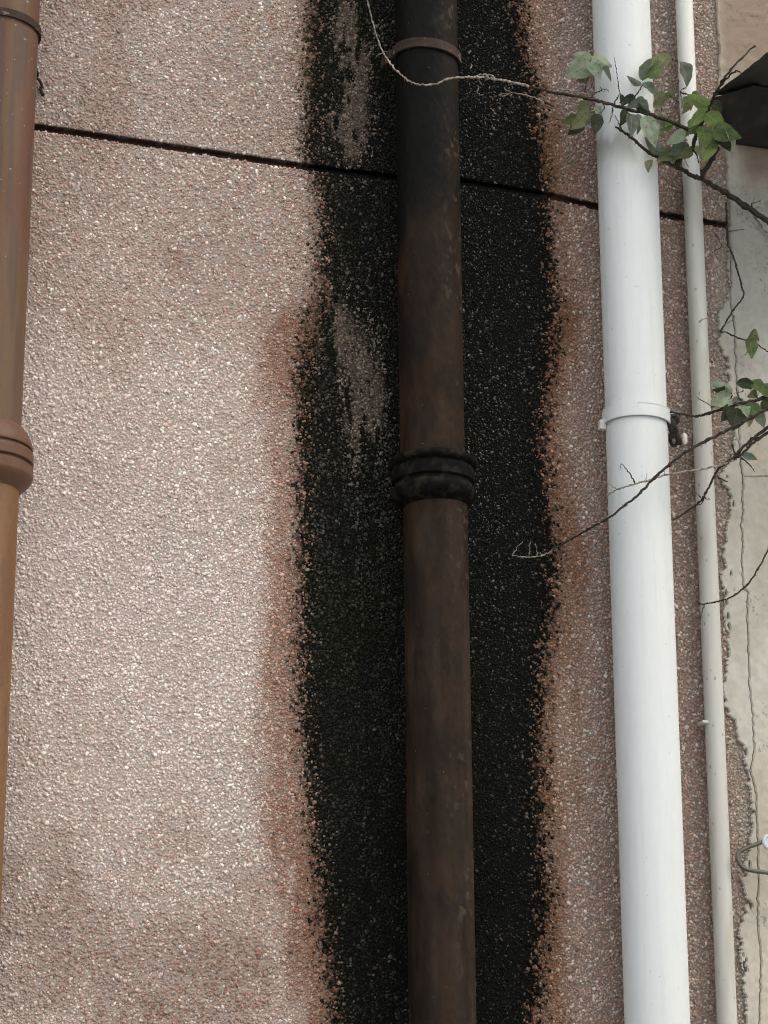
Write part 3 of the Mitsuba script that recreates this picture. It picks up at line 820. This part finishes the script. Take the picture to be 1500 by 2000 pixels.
# ------------------------------------------------------------------ awning at the top right
aw = thing('awning', 'dark sloping metal awning jutting out at the upper right edge', 'awning')
W0 = P(1392, 186, .012)                       # the inner end of its left edge, at the wall
OUT = P(1500, 100, .30)
dz = (OUT[2] - W0[2]) / .288
AX0 = W0[0]
def aw_pt(x, y, up=0.0):
    return [x, -.012 - y, W0[2] + dz * y + up]
# left edge follows the picture: the sheet's corner is cut back a little as it comes out
edge = [(AX0, 0.0), (AX0 + (OUT[0] - AX0) * .30, .07), (AX0 + (OUT[0] - AX0) * .62, .17), (OUT[0], .288), (OUT[0] + .03, .42)]
V, F = [], []
NX = 16
wav = lambda x: .0035 * math.sin((x - AX0) * 2 * math.pi / .075)
for i in range(25):
    y = .42 * i / 24
    xe = np.interp(y, [e[1] for e in edge], [e[0] for e in edge]) + .003 * (meshkit.noise(np.array([y * 60, 2., 3.])) - .5)
    for j in range(NX * 4 + 1):
        x = xe + (AX0 + 1.3 - xe) * j / (NX * 4)
        V.append(aw_pt(x, y, wav(x)))
nn = NX * 4 + 1
for i in range(24):
    for j in range(nn - 1):
        a = i * nn + j
        F += [[a, a + 1, a + nn + 1], [a, a + nn + 1, a + nn]]
V = np.array(V); F = np.array(F); n0 = len(V)
V2 = V + [0, 0, .0016]
rimi = [i * nn for i in range(25)]
RF = []
for a, b in zip(rimi[:-1], rimi[1:]):
    RF += [[a, b, n0 + b], [a, n0 + b, n0 + a]]
m = trimesh.Trimesh(np.vstack([V, V2]), np.vstack([F[:, ::-1], F + n0, np.array(RF)]), process=False)
part(aw, 'sheet', m, 'mat_awning', smooth=30, label='sheet of the roof seen from below')
rail = trimesh.convex.convex_hull(np.array([[AX0 + a, b, W0[2] + c] for a, b, c in [(.002, -.010, -.004), (.030, -.120, dz * .108 - .006), (.026, -.008, -.092), (.030, -.024, -.094), (.024, -.050, -.062), (1.3, -.010, -.004), (1.3, -.120, dz * .108 - .006), (1.3, -.008, -.092), (1.3, -.024, -.094), (1.3, -.050, -.062)]]))
part(aw, 'rail', rail, 'mat_awning_rail', smooth=False, label='dark rail along the wall under the sheet')
br = tube([np.array(aw_pt(AX0 + .055, .04, -.004)), np.array(aw_pt(AX0 + .12, .30, -.008))], .008, 8)
part(aw, 'bracket', br, 'mat_awning_rail')

# ------------------------------------------------------------------ wire loop at the lower right
hg = thing('wire_loop', 'bent grey wire loop sticking in at the lower right edge over the plaster', 'wire')
pts = [(1660, 1735), (1600, 1726), (1560, 1718), (1500, 1705), (1478, 1702), (1458, 1698), (1446, 1690), (1440, 1676), (1444, 1664), (1458, 1656), (1490, 1644), (1560, 1612), (1620, 1596), (1660, 1592)]
c = catmull([P(a, b, .002 if a > 1640 else .055) for a, b in pts], 8)
part(hg, 'rod', tube(c, .0036, 10), 'mat_wire', smooth=60)
dk = lathe([(.0005, -.004), (.011, -.004), (.0135, -.0028), (.0142, 0), (.0135, .0028), (.011, .004), (.0098, .0035), (.009, .001), (.0005, .0008)], 0, 0, 36)
dk.apply_transform(trimesh.transformations.rotation_matrix(math.pi / 2, [1, 0, 0])); dk.apply_translation(P(1503, 1645, .060))
part(hg, 'disc', dk, 'mat_disc', smooth=40, label='pale blue grey round disc on the wire')

# ------------------------------------------------------------------ climbing plants
def stem(parent, pts, r0, r1, name='stem', mat='mat_bark', n=7, knob=0.55, seg=8, thorns=0, seed=0, label=None):
    """pts: (px, py, distance off the wall). Thick end first."""
    if pts[0][0] > 1530:                      # go on beyond the picture until it clings to the wall
        a, b, o = pts[0]
        pts = [(a + 210, b + 30 + 8 * (len(pts) % 5), .006), (a + 110, b + 4, max(.02, o * .6))] + list(pts)
    c = catmull([P(a, b, o) for a, b, o in pts], n)
    g = np.random.default_rng(seed + len(scene))
    k = np.arange(len(c))
    c = c + 0.0006 * g.normal(size=c.shape) * (k[:, None] > 0)
    t = np.linspace(0, 1, len(c)); r = r0 + (r1 - r0) * t
    for j in range(n // 2, len(c), max(7, int(n * 1.2))):          # nodes
        r[j] *= 1.45
    ms = [tube(c, r, seg, knob=knob, seed=seed)]
    for _ in range(thorns):
        i = int(g.integers(2, len(c) - 2)); d = c[i + 1] - c[i]; d /= np.linalg.norm(d)
        o = np.cross(d, g.normal(size=3)); o /= np.linalg.norm(o); o += -.25 * d
        h = g.uniform(.004, .008)
        ms.append(tube([c[i], c[i] + o * h * .5, c[i] + o * h + [0, 0, -.0015]], [r[i] * .75, r[i] * .35, .0002], 6))
    return part(parent, name, merge(ms), mat, smooth=55, label=label)


def twig(parent, pts, r=.0012, mat='mat_bark', seed=0, name='twig'):
    return stem(parent, pts, r, r * .45, name, mat, n=5, knob=.5, seg=6, seed=seed)


def leaf(parent, base, tip, w, off, mat, fold=.35, curl=.25, roll=0.0, tipoff=0.0, seed=0, label=None):
    """A leaf from pixel base to pixel tip, w pixels wide; off = distance of its base off the wall, tipoff = how far its tip comes nearer."""
    g = np.random.default_rng(1000 + seed + len(scene))
    A, B = P(*base, off), P(*tip, off + tipoff)
    ax = B - A; L = np.linalg.norm(ax); ax /= L
    view = -_d
    side = np.cross(ax, view); side /= np.linalg.norm(side); nrm = np.cross(side, ax)
    cr, sr = math.cos(roll), math.sin(roll)
    side, nrm = side * cr + nrm * sr, -side * sr + nrm * cr
    W = w * .00100 / 2 / max(.45, abs(cr))
    nu, nv = 17, 9
    V, UV = [], []
    for i in range(nu):
        u = i / (nu - 1)
        prof = (math.sin(math.pi * u ** .80) ** .75) * (1 - .30 * u ** 4) if 0 < u < 1 else 0.0
        serr = 1 + .03 * ((i % 2) * 2 - 1) * (0.1 < u < .95)
        for j in range(nv):
            v = j / (nv - 1) * 2 - 1
            x = v * W * prof * (serr if abs(v) > .9 else 1)
            zf = fold * abs(v) * W * prof * (1 + .3 * math.sin(9 * u + seed)) - curl * L * (u - .15) ** 2 + .05 * W * math.sin(u * 17 + v * 3 + seed)
            V.append(A + ax * (u * L) + side * x + nrm * zf); UV.append([u, j / (nv - 1)])
    V = np.array(V)
    F = []
    for i in range(nu - 1):
        for j in range(nv - 1):
            a = i * nv + j; F += [[a, a + 1, a + nv + 1], [a, a + nv + 1, a + nv]]
    m = trimesh.Trimesh(V, np.array(F), process=False)
    return part(parent, 'leaf', m, 'mat_leaf_' + mat, smooth=True, uv=np.array(UV), label=label)


# upper branches ------------------------------------------------------------
b1 = thing('climbing_branch', 'thin branch crossing the white pipe to the middle pipe, pale and dry at its end', 'branch')
stem(b1, [(1368, 262, .16), (1345, 253, .165), (1301, 234, .17), (1262, 222, .17), (1218, 211, .165), (1185, 201, .16), (1151, 193, .15), (1100, 184, .12), (1066, 177, .10), (1033, 169, .085)], .0036, .0022, thorns=8, seed=3)
stem(b1, [(1033, 169, .085), (1008, 163, .085), (985, 158, .10), (955, 153, .13), (930, 151, .15), (905, 151, .158), (876, 154, .162), (850, 164, .165), (822, 166, .165), (806, 162, .16), (790, 152, .155), (772, 135, .13), (758, 118, .10), (742, 88, .07), (730, 50, .05), (722, 20, .04), (714, -20, .03)], .0022, .0011, 'dry_tip', 'mat_dry', thorns=4, seed=4, label='dry pale end hanging over the middle pipe')
twig(b1, [(1062, 200, .07), (1040, 190, .06), (1018, 184, .055), (1000, 182, .05), (975, 184, .045)], .0016, 'mat_dry')
twig(b1, [(1082, 207, .06), (1060, 199, .065), (1036, 188, .06)], .0016)
twig(b1, [(1002, 182, .05), (990, 176, .055), (984, 170, .055)], .0013, 'mat_dry')
twig(b1, [(996, 183, .05), (984, 188, .05), (974, 187, .05)], .0013, 'mat_dry')
for i, q in enumerate([[(955, 153, .14), (948, 146, .14), (934, 147, .14), (926, 152, .14)], [(936, 150, .14), (936, 158, .14), (940, 164, .14)], [(918, 134, .06), (922, 128, .06), (919, 124, .06)], [(935, 172, .04), (932, 180, .04), (938, 186, .04), (945, 184, .04)], [(735, 110, .05), (745, 104, .06), (757, 100, .06)], [(965, 152, .13), (957, 146, .135), (949, 150, .14)]]):
    twig(b1, q, .0019 if i in (0, 5) else .0013, 'mat_dry', i)
twig(b1, [(1151, 193, .15), (1162, 183, .155), (1172, 178, .155), (1178, 174, .155), (1190, 178, .155)], .0013)
twig(b1, [(1176, 179, .155), (1174, 174, .155), (1173, 170, .155)], .0009)
twig(b1, [(1213, 205, .165), (1212, 190, .165), (1207, 160, .165), (1203, 135, .165), (1201, 112, .16)], .0010)
twig(b1, [(1199, 205, .165), (1202, 197, .165), (1207, 190, .165), (1211, 182, .165)], .0015)
twig(b1, [(1197, 210, .165), (1195, 225, .165), (1190, 238, .165)], .0015)
twig(b1, [(1176, 201, .16), (1180, 208, .16), (1178, 216, .155), (1170, 220, .15)], .0011)
twig(b1, [(1215, 207, .165), (1238, 190, .17), (1246, 180, .17), (1253, 170, .17), (1255, 163, .17)], .0016)
twig(b1, [(1160, 192, .15), (1175, 196, .155), (1188, 201, .158)], .0009, 'mat_dry')
twig(b1, [(1096, 174, .12), (1112, 177, .12), (1128, 178, .12), (1132, 184, .12), (1140, 182, .12), (1154, 187, .13)], .0014, 'mat_dry')
twig(b1, [(1142, 180, .12), (1146, 160, .12), (1152, 140, .12), (1153, 116, .12)], .0012)
for s, L in enumerate([
    ((1154, 122), (1108, 146), 40, .120, 'pale', .25, .2, .2, .01), ((1155, 116), (1118, 108), 26, .112, 'pale', .3, .2, .5, 0), ((1155, 116), (1192, 130), 30, .130, 'pale', .45, .35, -.3, .02), ((1154, 124), (1172, 152), 26, .125, 'pale', .4, .2, .2, .02),
    ((1170, 124), (1197, 152), 11, .135, 'grey', .5, .3, .7, .02), ((1150, 142), (1128, 158), 20, .11, 'olive', .4, .2, .5, 0),
    ((1255, 158), (1284, 98), 27, .170, 'green', .45, .25, .45, -.02), ((1252, 156), (1272, 108), 14, .172, 'grey', .5, .2, .7, .0), ((1262, 150), (1302, 128), 26, .165, 'green', .4, .3, -.2, -.02), ((1288, 132), (1308, 96), 26, .14, 'olive', .3, .2, .2, -.02),
    ((1252, 166), (1226, 152), 11, .172, 'grey', .5, .3, .6, .01), ((1254, 163), (1290, 184), 17, .172, 'grey', .5, .4, .5, .01), ((1288, 176), (1296, 206), 15, .16, 'olive', .4, .3, .3, 0),
    ((1152, 208), (1124, 214), 24, .145, 'olive', .3, .2, .1, 0), ((1150, 220), (1120, 250), 26, .145, 'olive', .3, .2, .3, .02), ((1168, 222), (1163, 258), 24, .155, 'dark', .2, .15, .1, .02), ((1128, 226), (1100, 242), 18, .11, 'green', .3, .2, .3, 0), ((1140, 236), (1112, 262), 24, .10, 'dark', .3, .2, .2, 0), ((1160, 210), (1178, 226), 16, .15, 'pale', .4, .3, .6, 0),
    ((1240, 188), (1213, 200), 16, .170, 'dark', .3, .2, .2, .01), ((1214, 184), (1216, 204), 9, .17, 'dark', .3, .2, .3, .0), ((1236, 186), (1230, 206), 14, .170, 'dark', .4, .3, .5, .0), ((1258, 192), (1228, 210), 17, .170, 'grey', .4, .25, .4, .01), ((1248, 194), (1268, 214), 15, .172, 'grey', .4, .25, .4, .01), ((1240, 206), (1274, 222), 16, .168, 'dark', .3, .25, .4, .01),
    ((1222, 214), (1216, 242), 18, .172, 'dark', .3, .3, .4, .01), ((1232, 222), (1236, 260), 24, .172, 'grey', .5, .3, .3, .02), ((1258, 226), (1282, 280), 32, .172, 'pale', .35, .3, .25, .02), ((1246, 222), (1250, 258), 14, .17, 'grey', .5, .3, .6, .01), ((1284, 226), (1300, 248), 18, .15, 'grey', .4, .3, .4, 0), ((1276, 210), (1302, 196), 18, .15, 'olive', .4, .3, .4, 0)]):
    leaf(b1, L[0], L[1], L[2], L[3], L[4], L[5], L[6], L[7], L[8], seed=s)

b2 = thing('climbing_branch', 'dark woody branch forking below the awning, with the greenest leaves at its top', 'branch')
stem(b2, [(1580, 492, .06), (1540, 462, .075), (1500, 432, .09), (1455, 402, .105), (1419, 377, .115), (1390, 361, .12), (1368, 349, .125), (1348, 341, .13), (1333, 331, .135), (1318, 325, .14), (1292, 311, .145), (1268, 298, .15), (1235, 270, .158), (1218, 258, .16), (1202, 247, .16)], .0060, .0019, thorns=7, seed=12)
stem(b2, [(1368, 348, .125), (1384, 322, .15), (1396, 300, .17), (1402, 288, .18)], .0046, .0040, 'stem', seed=13)
stem(b2, [(1322, 326, .14), (1330, 308, .15), (1346, 300, .155), (1352, 290, .16), (1358, 270, .17), (1366, 250, .18), (1380, 224, .20), (1388, 204, .22), (1394, 190, .25), (1402, 174, .28), (1416, 150, .30), (1432, 130, .31), (1450, 112, .31), (1474, 89, .31)], .0040, .0014, 'stem', thorns=3, seed=14)
twig(b2, [(1402, 174, .28), (1422, 150, .30), (1438, 139, .31), (1448, 142, .31)], .0022)
twig(b2, [(1310, 322, .14), (1320, 322, .142), (1332, 333, .135)], .0022)
twig(b2, [(1352, 290, .16), (1360, 302, .155), (1364, 318, .15)], .0016)
twig(b2, [(1330, 180, .20), (1346, 186, .21), (1358, 194, .21), (1364, 206, .2)], .0014)
twig(b2, [(1470, 405, .10), (1468, 398, .105), (1476, 396, .11), (1486, 391, .115)], .0011)
twig(b2, [(1214, 252, .16), (1207, 238, .162), (1202, 226, .162)], .0012)
stem(b2, [(1421, 385, .03), (1450, 398, .026), (1470, 418, .022), (1490, 446, .018), (1520, 480, .018)], .0022, .0018, 'stem', 'mat_dry', seed=15)  # added stem, standing in for a shadow-like crack line across the plaster
for s, L in enumerate([
    ((1330, 120), (1347, 164), 25, .10, 'grey', .5, .3, .6, .01), ((1390, 212), (1344, 186), 25, .21, 'bright', .3, .25, .2, .01), ((1380, 216), (1348, 244), 22, .20, 'bright', .35, .25, -.2, .01), ((1350, 190), (1336, 222), 15, .19, 'olive', .3, .25, .5, .0),
    ((1378, 222), (1416, 250), 32, .21, 'bright', .3, .25, .1, .02), ((1372, 246), (1380, 284), 30, .19, 'bright', .3, .2, .2, .02), ((1394, 250), (1438, 268), 34, .215, 'green', .5, .6, -.3, .03), ((1410, 246), (1448, 282), 16, .225, 'pale', .6, .9, .7, .01), ((1400, 256), (1426, 290), 30, .20, 'dark', .3, .3, .2, .02), ((1392, 268), (1376, 312), 30, .19, 'bright', .3, .2, .1, .02), ((1404, 262), (1394, 284), 20, .20, 'green', .3, .2, .3, .01),
    ((1338, 256), (1308, 280), 22, .17, 'pale', .3, .25, .3, .01), ((1346, 284), (1312, 300), 26, .16, 'grey', .3, .25, .2, .01), ((1330, 276), (1318, 304), 22, .155, 'green', .3, .25, -.2, .01), ((1352, 292), (1328, 308), 18, .165, 'olive', .4, .25, .4, .01), ((1316, 294), (1286, 312), 24, .15, 'olive', .3, .2, .1, .01), ((1296, 300), (1260, 270), 24, .155, 'grey', .4, .25, .3, .01), ((1306, 300), (1290, 322), 20, .14, 'olive', .3, .2, .2, .0), ((1278, 288), (1296, 306), 20, .15, 'green', .3, .2, .3, .0),
    ((1390, 196), (1408, 226), 24, .20, 'dark', .3, .2, .4, .0), ((1366, 240), (1346, 262), 18, .18, 'olive', .4, .3, .4, .0)]):
    leaf(b2, L[0], L[1], L[2], L[3], L[4], L[5], L[6], L[7], L[8], seed=100 + s)

GX = np.random.default_rng(77)
for k in range(26):
    a, b = GX.uniform(1268, 1362), GX.uniform(165, 318)
    if not (1290 < a < 1325 or b > 255 or a > 1340):
        continue
    t = GX.uniform(0, 6.283); ln = GX.uniform(12, 26)
    leaf(b2, (a, b), (a + ln * math.cos(t), b + ln * abs(math.sin(t)) * .9), GX.uniform(8, 15), GX.uniform(.06, .16), GX.choice(['olive', 'grey', 'pale', 'green', 'bright']), .4, .35, GX.uniform(-.7, .7), GX.uniform(-.01, .02), seed=400 + k)
for k in range(12):
    a, b = GX.uniform(1285, 1340), GX.uniform(150, 300)
    twig(b2, [(a, b, GX.uniform(.05, .14)), (a + GX.uniform(-14, 14), b + GX.uniform(8, 18), .11), (a + GX.uniform(-24, 24), b + GX.uniform(20, 44), .11)], GX.uniform(.0006, .0011), GX.choice(['mat_dry', 'mat_bark']), k)

b3 = thing('climbing_branch', 'hair thin dark shoot hanging down the plaster crack to a single leaf', 'branch')
stem(b3, [(1418, 395, .03), (1420, 440, .022), (1422, 476, .02), (1432, 500, .022), (1439, 522, .024), (1448, 555, .026), (1452, 578, .028), (1438, 598, .03), (1424, 618, .03), (1415, 634, .03), (1407, 647, .032)], .0017, .0014, knob=.8, seed=20)
stem(b3, [(1407, 647, .032), (1420, 650, .034), (1435, 657, .036), (1450, 662, .038), (1466, 667, .040), (1480, 674, .04), (1502, 687, .04), (1540, 700, .035)], .0013, .0010, seed=21)
twig(b3, [(1424, 618, .03), (1419, 630, .028), (1428, 627, .026), (1434, 618, .024)], .0009)
twig(b3, [(1398, 457, .02), (1404, 470, .02), (1409, 482, .02), (1398, 488, .018), (1392, 492, .018)], .0010)  # added twig, takes the place of a small vine shadow on the wall
twig(b3, [(1424, 452, .016), (1436, 450, .014), (1456, 448, .013)], .0010)
twig(b3, [(1366, 630, .062), (1372, 624, .062), (1382, 620, .058)], .0013, 'mat_dry')
twig(b3, [(1462, 683, .036), (1454, 694, .034), (1446, 700, .032)], .0007, 'mat_dry')
leaf(b3, (1464, 660), (1470, 697), 24, .040, 'green', .45, .25, .2, .01, seed=60, label='single pale green leaf over the plaster')
leaf(b3, (1478, 648), (1464, 664), 22, .040, 'olive', .4, .3, .5, .01, seed=61)

# lower spray ----------------------------------------------------------------
b4 = thing('climbing_branch', 'thorny leafy branch reaching from the right edge to the white pipe clip', 'branch')
stem(b4, [(1560, 755, .20), (1530, 766, .20), (1500, 774, .20), (1469, 784, .195), (1440, 790, .19), (1419, 796, .185), (1395, 804, .175), (1372, 811, .16), (1352, 813, .14), (1335, 809, .125), (1320, 807, .11), (1308, 805, .10)], .0040, .0013, thorns=8, seed=30)
twig(b4, [(1392, 794, .18), (1384, 789, .18), (1374, 784, .18), (1366, 780, .18), (1360, 776, .18)], .0010)
twig(b4, [(1424, 795, .185), (1427, 780, .19), (1430, 772, .19), (1424, 762, .19)], .0014)
twig(b4, [(1452, 788, .19), (1444, 776, .19), (1436, 758, .19)], .0010)
twig(b4, [(1480, 778, .20), (1470, 768, .2), (1464, 758, .2)], .0010)
twig(b4, [(1452, 763, .2), (1444, 766, .2), (1434, 770, .195)], .0008)
for s, L in enumerate([
    ((1430, 768), (1388, 748), 24, .190, 'pale', .4, .3, .3, .01), ((1428, 774), (1392, 788), 30, .188, 'pale', .3, .25, -.1, .01), ((1424, 760), (1396, 764), 14, .19, 'dark', .4, .3, .5, .01), ((1400, 780), (1390, 796), 12, .185, 'green', .4, .3, .3, .0),
    ((1438, 748), (1482, 752), 20, .20, 'dark', .35, .45, .3, .01), ((1464, 748), (1502, 762), 22, .20, 'green', .4, .35, .4, .01), ((1486, 752), (1512, 776), 24, .205, 'green', .3, .2, .1, .01), ((1478, 764), (1462, 776), 16, .20, 'olive', .4, .3, .4, .0),
    ((1428, 792), (1411, 822), 22, .19, 'dark', .2, .15, .3, .01), ((1440, 796), (1434, 838), 38, .195, 'dark', .15, .12, .1, .02), ((1454, 792), (1494, 812), 24, .195, 'green', .45, .3, .3, .01), ((1448, 794), (1462, 812), 18, .20, 'pale', .5, .3, .6, .01), ((1462, 802), (1466, 830), 16, .195, 'olive', .4, .3, .4, .01), ((1476, 806), (1494, 832), 20, .195, 'grey', .4, .3, .4, .01), ((1488, 782), (1514, 802), 28, .20, 'dark', .3, .25, .2, .01), ((1432, 790), (1452, 776), 18, .19, 'grey', .3, .3, .4, .0)]):
    leaf(b4, L[0], L[1], L[2], L[3], L[4], L[5], L[6], L[7], L[8], seed=200 + s)

b5 = thing('climbing_branch', 'long bare thorny branch sloping down left over the white pipe to a pale forked tip', 'branch')
stem(b5, [(1560, 765, .25), (1530, 782, .24), (1499, 798, .23), (1468, 815, .225), (1435, 832, .22), (1395, 853, .21), (1352, 875, .20), (1324, 894, .19), (1295, 918, .18), (1272, 940, .172), (1248, 965, .165), (1222, 986, .158), (1187, 1012, .15), (1158, 1029, .12), (1127, 1046, .09), (1096, 1064, .07), (1080, 1074, .06)], .0033, .0014, thorns=9, seed=40)
stem(b5, [(1080, 1074, .06), (1067, 1082, .05), (1050, 1087, .045), (1033, 1089, .04), (1016, 1087, .04), (1000, 1086, .038)], .0014, .0008, 'dry_tip', 'mat_dry', seed=41, label='pale forked dry tip')
twig(b5, [(1000, 1086, .038), (1010, 1070, .04), (1022, 1056, .042)], .0008, 'mat_dry')
twig(b5, [(1033, 1089, .04), (1034, 1072, .042), (1035, 1056, .044)], .0008, 'mat_dry')
twig(b5, [(1050, 1087, .042), (1048, 1074, .042), (1046, 1060, .042)], .0006, 'mat_dry')

b6 = thing('climbing_branch', 'bare dark forked branch from the right edge ending just left of the narrow pipe', 'branch')
stem(b6, [(1560, 790, .19), (1530, 812, .19), (1500, 835, .185), (1469, 858, .18), (1445, 880, .175), (1429, 897, .17), (1412, 908, .165), (1402, 917, .16), (1388, 944, .15), (1375, 969, .14), (1362, 984, .125), (1340, 1000, .105), (1315, 1016, .08)], .0034, .0013, thorns=8, seed=50)
stem(b6, [(1530, 824, .185), (1500, 845, .18), (1470, 866, .178), (1458, 878, .175), (1442, 892, .172), (1432, 899, .17)], .0026, .0020, 'stem', seed=51)
stem(b6, [(1435, 897, .17), (1412, 907, .168), (1385, 914, .166), (1360, 918, .165), (1335, 922, .162), (1312, 925, .16), (1291, 930, .158), (1268, 938, .154), (1241, 945, .15), (1218, 952, .146), (1202, 958, .142), (1186, 967, .138)], .0020, .0012, 'stem', 'mat_dry', thorns=4, seed=52, label='paler thin side branch crossing the white pipe')
twig(b6, [(1241, 945, .15), (1233, 930, .152), (1224, 917, .155), (1214, 906, .157)], .0012)
twig(b6, [(1214, 906, .157), (1212, 912, .157), (1213, 918, .157)], .0007)
twig(b6, [(1204, 954, .142), (1190, 946, .138), (1176, 941, .13), (1160, 937, .12)], .0008, 'mat_dry')
twig(b6, [(1262, 939, .152), (1262, 932, .152), (1263, 925, .152)], .0006)
twig(b6, [(1402, 933, .15), (1410, 936, .15), (1421, 942, .145)], .0017)
twig(b6, [(1437, 889, .17), (1432, 876, .17), (1430, 868, .17)], .0016)
twig(b6, [(1372, 972, .14), (1380, 974, .138), (1386, 975, .135)], .0012)
twig(b6, [(1375, 970, .14), (1372, 980, .135), (1366, 986, .13), (1360, 986, .125)], .0012)
twig(b6, [(1368, 972, .14), (1364, 966, .138), (1358, 962, .135)], .0010)
twig(b6, [(1447, 893, .172), (1458, 902, .17), (1468, 912, .168), (1474, 921, .165)], .0013)
leaf(b6, (1448, 889), (1480, 896), 14, .172, 'grey', .4, .2, .5, .01, seed=70)

b7 = thing('climbing_branch', 'lone bare shoot curving in low at the right to the narrow pipe', 'branch')
stem(b7, [(1545, 990, .14), (1520, 1035, .13), (1500, 1074, .125), (1480, 1112, .12), (1462, 1139, .115), (1442, 1157, .11), (1419, 1170, .105), (1405, 1174, .10), (1390, 1177, .095), (1376, 1180, .09), (1366, 1178, .085), (1358, 1174, .08)], .0020, .0010, thorns=4, seed=55)
twig(b7, [(1376, 1180, .09), (1371, 1195, .085), (1367, 1212, .08)], .0009)
